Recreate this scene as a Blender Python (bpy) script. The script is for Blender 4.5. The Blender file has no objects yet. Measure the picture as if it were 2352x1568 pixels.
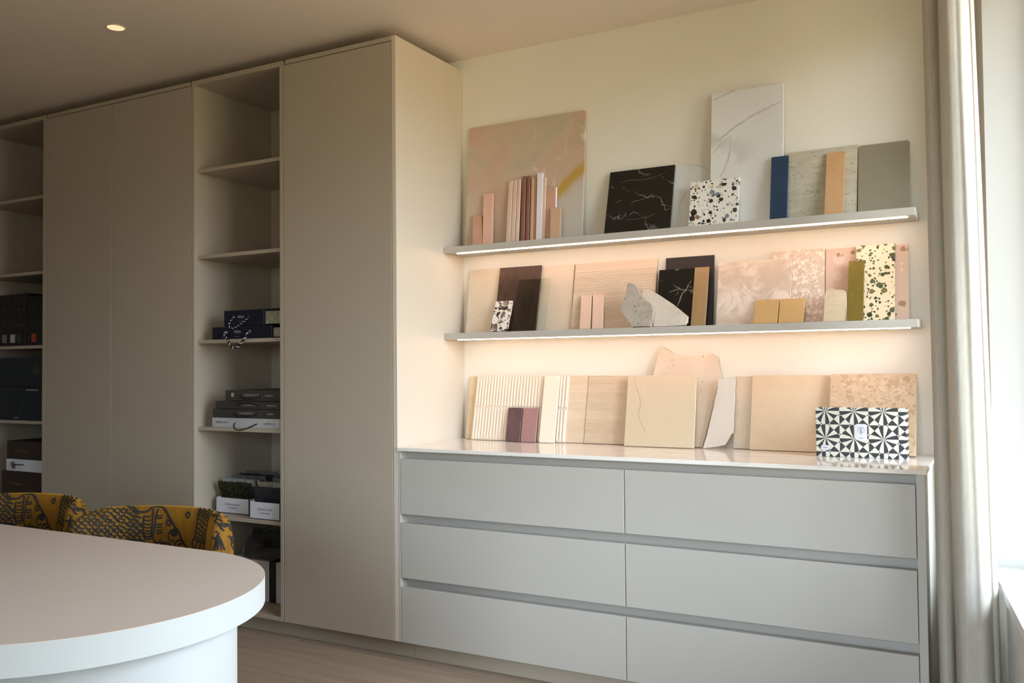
import bpy, bmesh, math, random
import numpy as np
from mathutils import Vector, Matrix
from mathutils.bvhtree import BVHTree

random.seed(7)
SC = bpy.context.scene
COL = SC.collection

# ------------------------------------------------------------------ camera
FPX = 2044.2078
YAW, PITCH, ROLL = .501, .0276, -.0096
CAM = Vector((2.29121, -3.69617, 1.25457))
_F = Vector((-math.sin(YAW)*math.cos(PITCH), math.cos(YAW)*math.cos(PITCH), math.sin(PITCH)))
_R = Vector((math.cos(YAW), math.sin(YAW), 0))
_U = _R.cross(_F)
RGT = math.cos(ROLL)*_R + math.sin(ROLL)*_U
UPV = -math.sin(ROLL)*_R + math.cos(ROLL)*_U
FWD = _F
cam_d = bpy.data.cameras.new('camera')
cam_d.sensor_fit = 'HORIZONTAL'
cam_d.sensor_width = 36
cam_d.lens = FPX/2352*36
cam_d.clip_start = .05
cam = bpy.data.objects.new('camera', cam_d)
COL.objects.link(cam)
_m = Matrix((RGT, UPV, -FWD)).transposed().to_4x4()
_m.translation = CAM
cam.matrix_world = _m
SC.camera = cam

# ------------------------------------------------------------------ view
SC.view_settings.view_transform = 'Standard'
SC.view_settings.look = 'None'
SC.view_settings.gamma = 1
SC.view_settings.exposure = 0.15
SC.view_settings.use_curve_mapping = False
SC.cycles.use_denoising = True
SC.cycles.max_bounces = 10
SC.cycles.diffuse_bounces = 6
SC.cycles.sample_clamp_indirect = 6
SC.cycles.caustics_reflective = False
SC.cycles.caustics_refractive = False

SKY_STRENGTH = 17.5
LED_STRENGTH = 30.0
DOWNLIGHT_W = 3.0

# ------------------------------------------------------------------ world: overcast sky over a garden horizon
world = bpy.data.worlds.new('world')
SC.world = world
world.use_nodes = True
wt = world.node_tree
wt.nodes.clear()
wo = wt.nodes.new('ShaderNodeOutputWorld')
wb = wt.nodes.new('ShaderNodeBackground')
wg = wt.nodes.new('ShaderNodeTexCoord')
ws = wt.nodes.new('ShaderNodeSeparateXYZ')
wr = wt.nodes.new('ShaderNodeValToRGB')
wt.links.new(wg.outputs['Generated'], ws.inputs[0])
wm = wt.nodes.new('ShaderNodeMath'); wm.operation = 'MULTIPLY_ADD'
wm.inputs[1].default_value = .5; wm.inputs[2].default_value = .5
wt.links.new(ws.outputs['Z'], wm.inputs[0])
wt.links.new(wm.outputs[0], wr.inputs[0])
els = wr.color_ramp.elements
els[0].position = .0; els[0].color = (.24, .20, .11, 1)
els[1].position = 1.0; els[1].color = (.75, .875, 1.0, 1)
for p, c_ in ((.497, (.26, .215, .12, 1)), (.525, (.75, .875, 1.0, 1))):
    e = els.new(p); e.color = c_
wt.links.new(wr.outputs[0], wb.inputs['Color'])
wb.inputs['Strength'].default_value = SKY_STRENGTH
wt.links.new(wb.outputs[0], wo.inputs[0])

# ------------------------------------------------------------------ pixel helpers (photograph frame 2352 x 1568)
def ray(u, v): return FWD + RGT*((u-1176)/FPX) - UPV*((v-784)/FPX)
def aty(u, v, y): d = ray(u, v); return CAM + d*((y-CAM.y)/d.y)
def atz(u, v, z): d = ray(u, v); return CAM + d*((z-CAM.z)/d.z)

# ------------------------------------------------------------------ materials
def c(r, g, b):
    f = lambda x: (x/255/12.92) if x/255 <= .04045 else ((x/255+.055)/1.055)**2.4
    return (f(r), f(g), f(b), 1)

class NT:
    def __init__(s, name, rough=.5, spec=.5):
        s.m = bpy.data.materials.new(name); s.m.use_nodes = True
        s.t = s.m.node_tree
        s.b = s.t.nodes['Principled BSDF']
        s.b.inputs['Roughness'].default_value = rough
        s.b.inputs['Specular IOR Level'].default_value = spec
    def n(s, typ, **kw):
        nd = s.t.nodes.new(typ)
        for k, v in kw.items(): setattr(nd, k, v)
        return nd
    def link(s, a, b): s.t.links.new(a, b)
    def coord(s, scale=(1, 1, 1), rot=(0, 0, 0), loc=(0, 0, 0)):
        tc = s.n('ShaderNodeTexCoord'); mp = s.n('ShaderNodeMapping')
        mp.inputs['Scale'].default_value = scale; mp.inputs['Rotation'].default_value = rot
        mp.inputs['Location'].default_value = loc
        s.link(tc.outputs['Object'], mp.inputs[0]); return mp.outputs[0]
    def noise(s, vec, scale=5, detail=4, rough=.5, dist=0):
        nd = s.n('ShaderNodeTexNoise'); nd.inputs['Scale'].default_value = scale
        nd.inputs['Detail'].default_value = detail; nd.inputs['Roughness'].default_value = rough
        nd.inputs['Distortion'].default_value = dist
        s.link(vec, nd.inputs['Vector']); return nd.outputs['Fac']
    def voro(s, vec, scale=10, out='Distance', feature='F1', rnd=1):
        nd = s.n('ShaderNodeTexVoronoi'); nd.feature = feature
        nd.inputs['Scale'].default_value = scale; nd.inputs['Randomness'].default_value = rnd
        s.link(vec, nd.inputs['Vector']); return nd
    def ramp(s, fac, stops, const=False):
        r = s.n('ShaderNodeValToRGB')
        if const: r.color_ramp.interpolation = 'CONSTANT'
        e = r.color_ramp.elements
        e[0].position, e[0].color = stops[0]; e[1].position, e[1].color = stops[-1]
        for p, col in stops[1:-1]:
            x = e.new(p); x.color = col
        s.link(fac, r.inputs[0]); return r.outputs[0]
    def math(s, op, a, b=None, cc=None):
        m = s.n('ShaderNodeMath'); m.operation = op
        for i, x in enumerate((a, b, cc)):
            if x is None: continue
            if isinstance(x, (int, float)): m.inputs[i].default_value = x
            else: s.link(x, m.inputs[i])
        return m.outputs[0]
    def mix(s, fac, a, b):
        m = s.n('ShaderNodeMix'); m.data_type = 'RGBA'
        if isinstance(fac, (int, float)): m.inputs[0].default_value = fac
        else: s.link(fac, m.inputs[0])
        for i, x in ((6, a), (7, b)):
            if isinstance(x, tuple): m.inputs[i].default_value = x
            else: s.link(x, m.inputs[i])
        return m.outputs[2]
    def color(s, x):
        if isinstance(x, tuple): s.b.inputs['Base Color'].default_value = x
        else: s.link(x, s.b.inputs['Base Color'])
    def bump(s, h, strength=.2, dist=.002):
        b = s.n('ShaderNodeBump'); b.inputs['Strength'].default_value = strength
        b.inputs['Distance'].default_value = dist
        s.link(h, b.inputs['Height']); s.link(b.outputs[0], s.b.inputs['Normal'])

def shade(col, k): return (min(1, col[0]*k), min(1, col[1]*k), min(1, col[2]*k), 1)

def plain(name, col, rough=.5, var=.06, scale=6, spec=.5, bump=0, metal=0):
    N = NT(name, rough, spec)
    v = N.noise(N.coord(), scale, 4)
    N.color(N.ramp(v, [(.3, shade(col, 1-var)), (.7, shade(col, 1+var))]))
    if bump: N.bump(N.noise(N.coord(), scale*30, 3), bump, .001)
    N.b.inputs['Metallic'].default_value = metal
    return N.m

def stone(name, base, dark, scale=8, rough=.5, pits=0, pitcol=None, pitscale=60, contrast=.5, rot=(0, 0, 0), stretch=(1, 1, 1), detail=8):
    N = NT(name, rough)
    co = N.coord(stretch, rot)
    f = N.noise(co, scale, detail, .6, .6)
    col = N.ramp(f, [(.5-.4*(1-contrast)-.05, dark), (.5+.4*(1-contrast)+.05, base)])
    if pits:
        v = N.voro(N.coord(stretch), pitscale)
        k = N.math('LESS_THAN', v.outputs['Distance'], pits)
        k2 = N.math('GREATER_THAN', N.noise(co, scale*1.7, 2), .5)
        col = N.mix(N.math('MULTIPLY', k, k2), col, pitcol or shade(dark, .6))
    N.color(col)
    return N.m

def marble(name, base, vein, scale=4, width=.02, rough=.25, rot=(0, .6, 0), stretch=(1, 1, 1), soft=.03, second=None, mask=.5):
    N = NT(name, rough)
    co = N.coord(stretch, rot)
    f = N.noise(co, scale, 5, .55, .9)
    d = N.math('ABSOLUTE', N.math('SUBTRACT', f, .5))
    line = N.ramp(d, [(width*.3, (1, 1, 1, 1)), (width+soft, (0, 0, 0, 1))])
    msk = N.ramp(N.noise(co, scale*.8, 3), [(mask-.08, (0, 0, 0, 1)), (mask+.12, (1, 1, 1, 1))])
    k = N.math('MULTIPLY', line, msk)
    bb = N.ramp(N.noise(co, scale*.7, 6, .6), [(.3, second or shade(base, .9)), (.65, base)])
    N.color(N.mix(k, bb, vein))
    return N.m

def bandmarble(name, base, vein, scale=1.5, peak=.93, rough=.25, rot=(0, .6, 0), stretch=(1, 1, 1), dist=7, second=None, amount=1.0):
    N = NT(name, rough)
    co = N.coord(stretch, rot)
    w = N.n('ShaderNodeTexWave'); w.inputs['Scale'].default_value = scale; w.inputs['Distortion'].default_value = dist
    w.inputs['Detail'].default_value = 5; w.inputs['Detail Scale'].default_value = 1.6; w.inputs['Detail Roughness'].default_value = .62
    N.link(co, w.inputs['Vector'])
    line = N.ramp(w.outputs['Fac'], [(peak, (0, 0, 0, 1)), (1.0, (1, 1, 1, 1))])
    msk = N.ramp(N.noise(co, scale*3, 3), [(.40, (0, 0, 0, 1)), (.62, (1, 1, 1, 1))])
    bb = N.ramp(N.noise(co, scale*2, 6, .6), [(.3, second or shade(base, .92)), (.65, base)])
    N.color(N.mix(N.math('MULTIPLY', N.math('MULTIPLY', line, msk), amount), bb, vein))
    return N.m

def terrazzo(name, base, chips, scale=26, size=.33, rough=.35, keep=.55, small=True):
    N = NT(name, rough)
    tc = N.coord()
    wob = N.n('ShaderNodeTexNoise'); wob.inputs['Scale'].default_value = 60
    N.link(tc, wob.inputs['Vector'])
    vm = N.n('ShaderNodeVectorMath', operation='MULTIPLY_ADD')
    N.link(wob.outputs['Color'], vm.inputs[0]); vm.inputs[1].default_value = (.012,)*3
    N.link(tc, vm.inputs[2])
    col = None
    basecol = base
    for j, (sc_, sz, kp) in enumerate(((scale, size, keep), (scale*2.3, size*.9, keep*.8)) if small else ((scale, size, keep),)):
        v = N.voro(vm.outputs[0], sc_)
        sep = N.n('ShaderNodeSeparateColor'); N.link(v.outputs['Color'], sep.inputs[0])
        k = N.math('LESS_THAN', v.outputs['Distance'], N.math('MULTIPLY', N.math('ADD', sep.outputs[1], .35), sz))
        k = N.math('MULTIPLY', k, N.math('LESS_THAN', sep.outputs[2], kp))
        n = len(chips)
        cc = N.ramp(sep.outputs[0], [(i/n, ch) for i, ch in enumerate(chips)] if n > 1 else [(0, chips[0]), (1, chips[0])], True)
        basecol = N.mix(k, basecol, cc)
    N.color(basecol)
    return N.m

def wood(name, a, b, scale=3, rough=.5, axis='x', ring=14):
    N = NT(name, rough)
    st = dict(x=(1, ring, ring), y=(ring, 1, ring), z=(ring, ring, 1))[axis]
    f = N.noise(N.coord(st), scale, 6, .6, .3)
    N.color(N.ramp(f, [(.3, b), (.7, a)]))
    return N.m

M = {}
CAB = c(176, 164, 147)
M['cabinet'] = plain('greige_lacquer', CAB, .42, .012, 2, .35)
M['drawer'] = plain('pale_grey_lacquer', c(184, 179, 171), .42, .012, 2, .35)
M['panel'] = plain('greige_lacquer_lit_side', c(208, 197, 182), .42, .012, 2, .35)  # cabinet lacquer lightened: window light on the side panel put into the colour
M['wall'] = plain('white_plaster', c(233, 228, 217), .9, .012, 3, .2)
M['ceiling'] = plain('white_ceiling_paint', c(226, 212, 199), .92, .01, 3, .2)
M['wallr'] = plain('white_window_wall_paint', c(228, 226, 222), .9, .01, 3, .2)
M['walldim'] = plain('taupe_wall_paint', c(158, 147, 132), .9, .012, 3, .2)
M['white'] = plain('white_paint', c(238, 238, 236), .5, .01)
M['tabletop'] = plain('taupe_laminate', c(204, 190, 180), .38, .01, 2, .4)
M['tableedge'] = plain('off_white_laminate', c(178, 179, 177), .45, .008, 2, .4)
M['plankA'] = wood('pale_oak', c(168, 149, 130), c(146, 127, 109), 1.6, .55, 'x', 12)
M['plankB'] = wood('pale_oak_grey', c(160, 142, 124), c(138, 120, 103), 1.6, .55, 'x', 12)
M['counter'] = marble('streaked_marble', c(242, 237, 232), c(230, 221, 212), 2.2, .03, .10, (0, 0, 0), (.9, 5, 5), .06, c(237, 230, 224))
M['dark'] = plain('black_plastic', c(22, 22, 24), .5)
M['navy'] = plain('navy_board', c(15, 19, 40), .55)
M['petrol'] = plain('dark_petrol_board', c(22, 32, 44), .55)
M['blackbook'] = plain('black_book_cloth', c(22, 21, 24), .6)
M['brown'] = plain('dark_brown_board', c(52, 38, 32), .55)
M['charcoal'] = plain('charcoal_board', c(62, 58, 53), .6)
M['palegrey'] = plain('pale_grey_board', c(186, 188, 190), .6)
M['paper'] = plain('paper_pages', c(150, 145, 128), .9, .3, 60)
M['tray'] = plain('white_card', c(222, 224, 232), .6)
M['silver'] = plain('silver_print', c(168, 166, 160), .5)
M['greyink'] = plain('grey_ink', c(96, 98, 104), .6)
M['goldink'] = plain('copper_print', c(150, 96, 60), .4)
M['rope_w'] = plain('white_rope', c(196, 194, 186), .9)
M['rope_b'] = plain('black_rope', c(16, 16, 20), .9)
M['metal'] = plain('brushed_steel', c(190, 185, 175), .3, .05, 8, .5, 0, 1)
M['frame'] = plain('white_window_frame', c(235, 236, 236), .4)
M['linen'] = None

N = NT('linen_cloth', .95, .1)
w1 = N.n('ShaderNodeTexWave'); w1.inputs['Scale'].default_value = 120; w1.inputs['Distortion'].default_value = 1.5
w1.bands_direction = 'Z'; N.link(N.coord(), w1.inputs['Vector'])
fn = N.noise(N.coord((60, 60, 8)), 3, 3)
N.color(N.ramp(fn, [(.3, c(210, 204, 195)), (.7, c(226, 221, 213))]))
N.bump(w1.outputs['Fac'], .25, .001)
trl = N.n('ShaderNodeBsdfTranslucent'); trl.inputs[0].default_value = c(222, 218, 210); mxs = N.n('ShaderNodeMixShader'); mxs.inputs[0].default_value = .45
outn = [n for n in N.t.nodes if n.type == 'OUTPUT_MATERIAL'][0]
N.link(N.b.outputs[0], mxs.inputs[1]); N.link(trl.outputs[0], mxs.inputs[2]); N.link(mxs.outputs[0], outn.inputs[0])
M['linen'] = N.m

def emit(name, col, strength):
    m = bpy.data.materials.new(name); m.use_nodes = True
    t = m.node_tree; t.nodes.clear()
    o = t.nodes.new('ShaderNodeOutputMaterial'); e = t.nodes.new('ShaderNodeEmission')
    e.inputs[0].default_value = col; e.inputs[1].default_value = strength
    t.links.new(e.outputs[0], o.inputs[0]); return m
M['led'] = emit('led_diffuser', (1, .61, .42, 1), LED_STRENGTH)
M['bulb'] = emit('downlight_lens', (1, .70, .38, 1), 1.05)

def glassy(name, tint, refl):
    m = bpy.data.materials.new(name); m.use_nodes = True
    t = m.node_tree; t.nodes.clear()
    o = t.nodes.new('ShaderNodeOutputMaterial'); tr = t.nodes.new('ShaderNodeBsdfTransparent')
    g = t.nodes.new('ShaderNodeBsdfGlossy'); mx = t.nodes.new('ShaderNodeMixShader'); fr = t.nodes.new('ShaderNodeFresnel')
    fr.inputs[0].default_value = refl
    tr.inputs[0].default_value = tint; g.inputs['Roughness'].default_value = .02
    t.links.new(fr.outputs[0], mx.inputs[0]); t.links.new(tr.outputs[0], mx.inputs[1]); t.links.new(g.outputs[0], mx.inputs[2])
    t.links.new(mx.outputs[0], o.inputs[0]); return m
M['glass'] = glassy('window_glass', (.97, .98, .98, 1), 1.3)
M['tintglass'] = glassy('clear_sample_glass', (.955, .97, .96, 1), 1.25)
M['film'] = glassy('clear_plastic_film', (.62, .62, .60, 1), 1.3)

# ------------------------------------------------------------------ mesh helpers
def prop(o, label=None, cat=None, group=None, kind=None):
    if label: o['label'] = label
    if cat: o['category'] = cat
    if group: o['group'] = group
    if kind: o['kind'] = kind
    return o

def link(name, me, mat, parent=None, origin=None):
    """me holds world coordinates; the object's origin is put at `origin`"""
    if origin is not None:
        me.transform(Matrix.Translation(-Vector(origin)))
    o = bpy.data.objects.new(name, me)
    if mat is not None and not me.materials: me.materials.append(mat)
    COL.objects.link(o)
    base = Vector(origin) if origin is not None else Vector((0, 0, 0))
    if parent is not None:
        o.parent = parent
        o.location = base - Vector(parent['_w'])
        o['_w'] = tuple(base)
    else:
        o.location = base
        o['_w'] = tuple(base)
    return o

def thing(name, label, cat, loc, group=None):
    o = bpy.data.objects.new(name, None); COL.objects.link(o)
    o.empty_display_size = .1
    o.location = loc; o['_w'] = tuple(loc)
    return prop(o, label, cat, group)

class MB:
    def __init__(s): s.bm = bmesh.new()
    def box(s, x0, x1, y0, y1, z0, z1, bev=0):
        vs = [s.bm.verts.new(p) for p in ((x0,y0,z0),(x1,y0,z0),(x1,y1,z0),(x0,y1,z0),(x0,y0,z1),(x1,y0,z1),(x1,y1,z1),(x0,y1,z1))]
        fs = [s.bm.faces.new([vs[i] for i in q]) for q in ((3,2,1,0),(4,5,6,7),(0,1,5,4),(1,2,6,5),(2,3,7,6),(3,0,4,7))]
        if bev:
            es = list({e for f in fs for e in f.edges})
            bmesh.ops.bevel(s.bm, geom=es, offset=bev, segments=1, affect='EDGES')
        return s
    def prism(s, front, back, bev=0):
        """front/back: matching loops of world points"""
        a = [s.bm.verts.new(p) for p in front]; b = [s.bm.verts.new(p) for p in back]
        n = len(a)
        fs = [s.bm.faces.new(a), s.bm.faces.new(b[::-1])]
        for i in range(n): fs.append(s.bm.faces.new((a[i], b[i], b[(i+1) % n], a[(i+1) % n])))
        if bev:
            es = list({e for f in fs for e in f.edges})
            bmesh.ops.bevel(s.bm, geom=es, offset=bev, segments=1, affect='EDGES')
        return s
    def tube(s, pts, r, seg=8, cap=True):
        pts = [Vector(p) for p in pts]; rings = []
        for i, p in enumerate(pts):
            t = (pts[min(i+1, len(pts)-1)] - pts[max(i-1, 0)]).normalized()
            a = t.orthogonal() if abs(t.z) > .9 else t.cross(Vector((0, 0, 1)))
            a.normalize(); b = t.cross(a)
            rr = r[i] if isinstance(r, (list, tuple)) else r
            rings.append([s.bm.verts.new(p + rr*(math.cos(k*2*math.pi/seg)*a + math.sin(k*2*math.pi/seg)*b)) for k in range(seg)])
        for i in range(len(rings)-1):
            for k in range(seg):
                s.bm.faces.new((rings[i][k], rings[i][(k+1) % seg], rings[i+1][(k+1) % seg], rings[i+1][k]))
        if cap:
            s.bm.faces.new(rings[0][::-1]); s.bm.faces.new(rings[-1])
        return s
    def lathe(s, prof, cx, cy, seg=32):
        rings = []
        for r, z in prof:
            rings.append([s.bm.verts.new((cx+r*math.cos(k*2*math.pi/seg), cy+r*math.sin(k*2*math.pi/seg), z)) for k in range(seg)])
        for i in range(len(rings)-1):
            for k in range(seg):
                s.bm.faces.new((rings[i][k], rings[i][(k+1) % seg], rings[i+1][(k+1) % seg], rings[i+1][k]))
        return s
    def grid(s, P, closed=False):
        V = [[s.bm.verts.new(p) for p in row] for row in P]
        for i in range(len(V)-1):
            for j in range(len(V[0])-1):
                s.bm.faces.new((V[i][j], V[i][j+1], V[i+1][j+1], V[i+1][j]))
        return s
    def out(s, name, mat, parent=None, origin=None, smooth=False, recalc=True):
        if recalc: bmesh.ops.recalc_face_normals(s.bm, faces=s.bm.faces)
        me = bpy.data.meshes.new(name); s.bm.to_mesh(me); s.bm.free()
        if smooth: me.polygons.foreach_set('use_smooth', [True]*len(me.polygons))
        return link(name, me, mat, parent, origin)

def box(name, mat, x0, x1, y0, y1, z0, z1, parent=None, bev=0, origin=True):
    return MB().box(x0, x1, y0, y1, z0, z1, bev).out(name, mat, parent, ((x0+x1)/2, (y0+y1)/2, z0) if origin else None)

def catmull(pts, n=8):
    pts = [Vector(p) for p in pts]; out = []
    for i in range(len(pts)-1):
        p0, p1, p2, p3 = pts[max(i-1, 0)], pts[i], pts[i+1], pts[min(i+2, len(pts)-1)]
        for k in range(n):
            t = k/n
            out.append(.5*((2*p1)+(p2-p0)*t+(2*p0-5*p1+4*p2-p3)*t*t+(3*p1-p0-3*p2+p3)*t**3))
    out.append(pts[-1]); return out

_txt = {}
def text(body, size, loc, mat, parent, name='lettering', roty=0, rotz=0, align='CENTER', extrude=.0002, spacing=1.0):
    """flat lettering standing upright, facing -y"""
    cu = bpy.data.curves.new('t', 'FONT'); cu.body = body; cu.size = size; cu.align_x = align; cu.align_y = 'CENTER'
    cu.extrude = extrude; cu.space_character = spacing; cu.resolution_u = 2
    o = bpy.data.objects.new('t', cu); COL.objects.link(o)
    dg = bpy.context.evaluated_depsgraph_get(); dg.update()
    me = bpy.data.meshes.new_from_object(o.evaluated_get(dg))
    bpy.data.objects.remove(o)
    me.materials.clear()
    me.transform(Matrix.Translation(loc) @ Matrix.Rotation(rotz, 4, 'Z') @ Matrix.Rotation(math.pi/2, 4, 'X'))
    return link(name, me, mat, parent, loc)

# ================================================================== STRUCTURE
D = .551                       # depth of the cabinet run
ZC = 2.7603                    # ceiling
# right (window) wall: flares slightly outwards towards the camera
WA = Vector((2.262, -.195)); WB = Vector((2.334, -.897))
WDIR = (WB-WA).normalized(); WOUT = Vector((-WDIR.y, WDIR.x))      # WOUT points out of the room
if WOUT.x < 0: WOUT = -WOUT
def wp(t, o=0): p = WA + WDIR*t + WOUT*o; return p                  # t metres from the jamb towards the camera
XL, YF = -4.3, -5.5

floor = MB().box(XL-.1, 3.4, YF-.1, .1, -.06, -.012).out('floor', M['plankB'], None, (0, -3, -.06)); prop(floor, kind='structure')
# planks, running along the cabinet run
plank_me = []
for L in (2.2, 1.6, 1.2):
    bm = MB().box(0, L-.0015, 0, .1785, -.012, 0, .0008).bm
    me = bpy.data.meshes.new('plank'); bm.to_mesh(me); bm.free(); plank_me.append((L, me))
y = -.02
row = 0
while y > YF:
    x = XL - random.random()*1.4
    while x < 3.2:
        L, me = plank_me[random.randrange(3)]
        if x+L > XL and not (x > wp((-.195-y)/1, 0).x + .2):
            mm = me.copy(); mm.materials.append(M['plankA'] if random.random() < .55 else M['plankB'])
            x0 = max(x, XL)
            o = bpy.data.objects.new('plank', mm); COL.objects.link(o); o.parent = floor
            o.location = Vector((x0, y-.18, 0)) - Vector(floor['_w'])
        x += L
    y -= .18; row += 1
prop(MB().box(XL-.1, 3.4, YF-.1, .1, ZC, ZC+.08).out('ceiling', M['ceiling'], None, (0, -3, ZC)), kind='structure')
prop(MB().box(XL-.1, 2.26, 0, .1, -.06, ZC).out('wall_back', M['wall'], None, (-1, .05, 0)), kind='structure')
prop(MB().box(XL-.1, XL, YF, 0, -.06, ZC).out('wall_left', M['walldim'], None, (XL, -3, 0)), kind='structure')
FX0, FX1, FZ0, FZ1 = 1.1, 2.7, .35, 2.35          # window behind the camera
mb = MB()
for q in ((XL-.1, FX0, -.06, ZC), (FX1, 3.4, -.06, ZC), (FX0, FX1, -.06, FZ0), (FX0, FX1, FZ1, ZC)): mb.box(q[0], q[1], YF-.2, YF, q[2], q[3])
prop(mb.out('wall_front', M['walldim'], None, (0, YF, 0)), kind='structure')
w2 = thing('window_2', None, None, ((FX0+FX1)/2, YF-.15, FZ0)); w2['kind'] = 'structure'
for q in ((FX0, FX0+.06, FZ0, FZ1), (FX1-.06, FX1, FZ0, FZ1), (FX0+.06, FX1-.06, FZ0, FZ0+.06), (FX0+.06, FX1-.06, FZ1-.06, FZ1), ((FX0+FX1)/2-.03, (FX0+FX1)/2+.03, FZ0+.06, FZ1-.06)):
    box('window_frame', M['frame'], q[0], q[1], YF-.17, YF-.11, q[2], q[3], w2)
for a, b in ((FX0+.06, (FX0+FX1)/2-.03), ((FX0+FX1)/2+.03, FX1-.06)):
    box('pane', M['glass'], a, b, YF-.144, YF-.136, FZ0+.06, FZ1-.06, w2)
pl = bpy.data.lights.new('window_portal', 'AREA'); pl.shape = 'RECTANGLE'; pl.size = FX1-FX0; pl.size_y = FZ1-FZ0
pl.cycles.is_portal = True
po = bpy.data.objects.new('window_portal', pl); COL.objects.link(po)
po.location = ((FX0+FX1)/2, YF-.21, (FZ0+FZ1)/2); po.rotation_euler = (math.pi/2, 0, 0)
# window wall with one long opening
SILL, HEAD, WT, TW = .55, 2.62, .30, 2.1
def wallseg(mb, t0, t1, z0, z1, o0=0., o1=WT):
    a = [wp(t0, o0), wp(t1, o0), wp(t1, o1), wp(t0, o1)]
    mb.prism([(p.x, p.y, z0) for p in a], [(p.x, p.y, z1) for p in a])
mb = MB()
wallseg(mb, -.30, 0, -.06, ZC); wallseg(mb, 0, TW, -.06, SILL-.03); wallseg(mb, 0, TW, HEAD, ZC); wallseg(mb, TW, 6.7, -.06, ZC)
prop(mb.out('wall_right', M['wallr'], None, (wp(2).x, wp(2).y, 0)), kind='structure')
win = thing('window_1', None, None, (wp(TW/2, .2).x, wp(TW/2, .2).y, SILL)); win['kind'] = 'structure'
mb = MB(); wallseg(mb, 0.001, TW-.001, SILL-.029, SILL, -.012, WT); mb.out('window_sill', M['white'], win, (wp(TW/2).x, wp(TW/2).y, SILL))
fo0, fo1 = .20, .26
for nm, t0, t1, z0, z1 in [('window_frame', 0.001, .06, SILL, HEAD), ('window_frame', TW-.06, TW-.001, SILL, HEAD), ('window_frame', .06, TW-.06, SILL, SILL+.06), ('window_frame', .06, TW-.06, HEAD-.06, HEAD)] + \
        [('window_mullion', t-.03, t+.03, SILL+.06, HEAD-.06) for t in (TW/3, 2*TW/3)]:
    mb = MB(); wallseg(mb, t0, t1, z0, z1-.001, fo0, fo1); mb.out(nm, M['frame'], win, (wp((t0+t1)/2, .23).x, wp((t0+t1)/2, .23).y, z0))
for i in range(3):
    a, b = [(.06, TW/3-.03), (TW/3+.03, 2*TW/3-.03), (2*TW/3+.03, TW-.06)][i]
    mb = MB(); wallseg(mb, a, b, SILL+.06, HEAD-.061, .226, .234); mb.out('pane', M['glass'], win, (wp((a+b)/2, .23).x, wp((a+b)/2, .23).y, SILL+.06))
# sky portal in the window opening (guides sampling of the sky only, gives no light itself)
pl = bpy.data.lights.new('window_portal', 'AREA'); pl.shape = 'RECTANGLE'; pl.size = TW; pl.size_y = HEAD-SILL
pl.cycles.is_portal = True
po = bpy.data.objects.new('window_portal', pl); COL.objects.link(po)
pc = wp(TW/2, .31)
zax = Vector((WOUT.x, WOUT.y, 0)); xax = Vector((WDIR.x, WDIR.y, 0)); yax = zax.cross(xax)
mm = Matrix((xax, yax, zax)).transposed().to_4x4(); mm.translation = (pc.x, pc.y, (SILL+HEAD)/2); po.matrix_world = mm

# ================================================================== CABINET RUN
ZT, ZB = 2.709, .0758
PT = .018
SHZ = [2.262, 1.826, 1.400, .966, .531]
def carcass(root, x0, x1, pl_, pr_, top, front=-D, mat=M['cabinet'], bottom=True):
    box('side_panel', mat, x0, x0+pl_, front, -.002, ZB, ZT, root, .0008)
    box('side_panel', mat, x1-pr_, x1, front, -.002, ZB, ZT, root, .0008)
    box('top_panel', mat, x0+pl_, x1-pr_, -D, -.002, ZT-top, ZT, root, .0008)
    box('bottom_panel', mat, x0+pl_, x1-pr_, front, -.002, ZB, ZB+PT, root, .0008)
    box('back_panel', mat, x0+pl_, x1-pr_, -.012, -.002, ZB+PT, ZT-top, root)
def open_unit(label, x0, x1, pl_, pr_):
    r = thing('open_shelving_unit', label, 'shelving unit', ((x0+x1)/2, -D/2, ZB))
    carcass(r, x0, x1, pl_, pr_, .024)
    for z in SHZ:
        box('shelf', M['cabinet'], x0+pl_, x1-pr_, -D+.022, -.013, z-PT, z, r, .0008)
    return r
XA0, XA1 = -3.10, -2.442
open_unit('open shelving unit at the left edge, filled with dark boxes and books', XA0, XA1, .018, .026)
XC0, XC1 = -1.265, -.655
open_unit('open shelving unit between the flat cabinet doors, with sample boxes and white trays', XC0, XC1, .018, .020)
r = thing('tall_cabinet', 'tall greige cabinet with two flush doors, left of the open shelves', 'cabinet', ((XA1+XC0)/2, -D/2, ZB))
x0, x1 = XA1+.0005, XC0-.0005
carcass(r, x0, x1, .016, .016, .020, -D+.022)
for a, b in ((x0+.003, -1.8775), (-1.8745, x1-.003)):
    box('door', M['cabinet'], a, b, -D, -D+.020, ZB, ZT-.0235, r, .001)
r = thing('tall_cabinet', 'tall greige cabinet with a single flush door beside the drawer cabinet', 'cabinet', (XC1/2, -D/2, ZB))
x0, x1 = XC1+.0005, 0
box('side_panel', M['cabinet'], x0, x0+.016, -D+.022, -.002, ZB, ZT, r, .0008)
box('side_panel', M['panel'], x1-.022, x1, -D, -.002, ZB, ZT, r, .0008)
box('top_panel', M['cabinet'], x0+.016, x1-.022, -D, -.002, ZT-.020, ZT, r, .0008)
box('bottom_panel', M['cabinet'], x0+.016, x1-.022, -D+.022, -.002, ZB, ZB+PT, r, .0008)
box('back_panel', M['cabinet'], x0+.016, x1-.022, -.012, -.002, ZB+PT, ZT-.020, r)
box('door', M['cabinet'], x0+.003, x1-.0250, -D, -D+.020, ZB, ZT-.0235, r, .001)
# plinth boards
for a, b, lb in ((XA0, .0485, 'recessed greige plinth board under the tall cabinets'), (.0495, 2.072, 'recessed pale plinth board under the drawer cabinet')):
    prop(box('plinth_board', M['cabinet'], a, b, -D+.05, -D+.068, 0, ZB-.001, None, .0006), lb, 'plinth', 'plinth boards')

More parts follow.
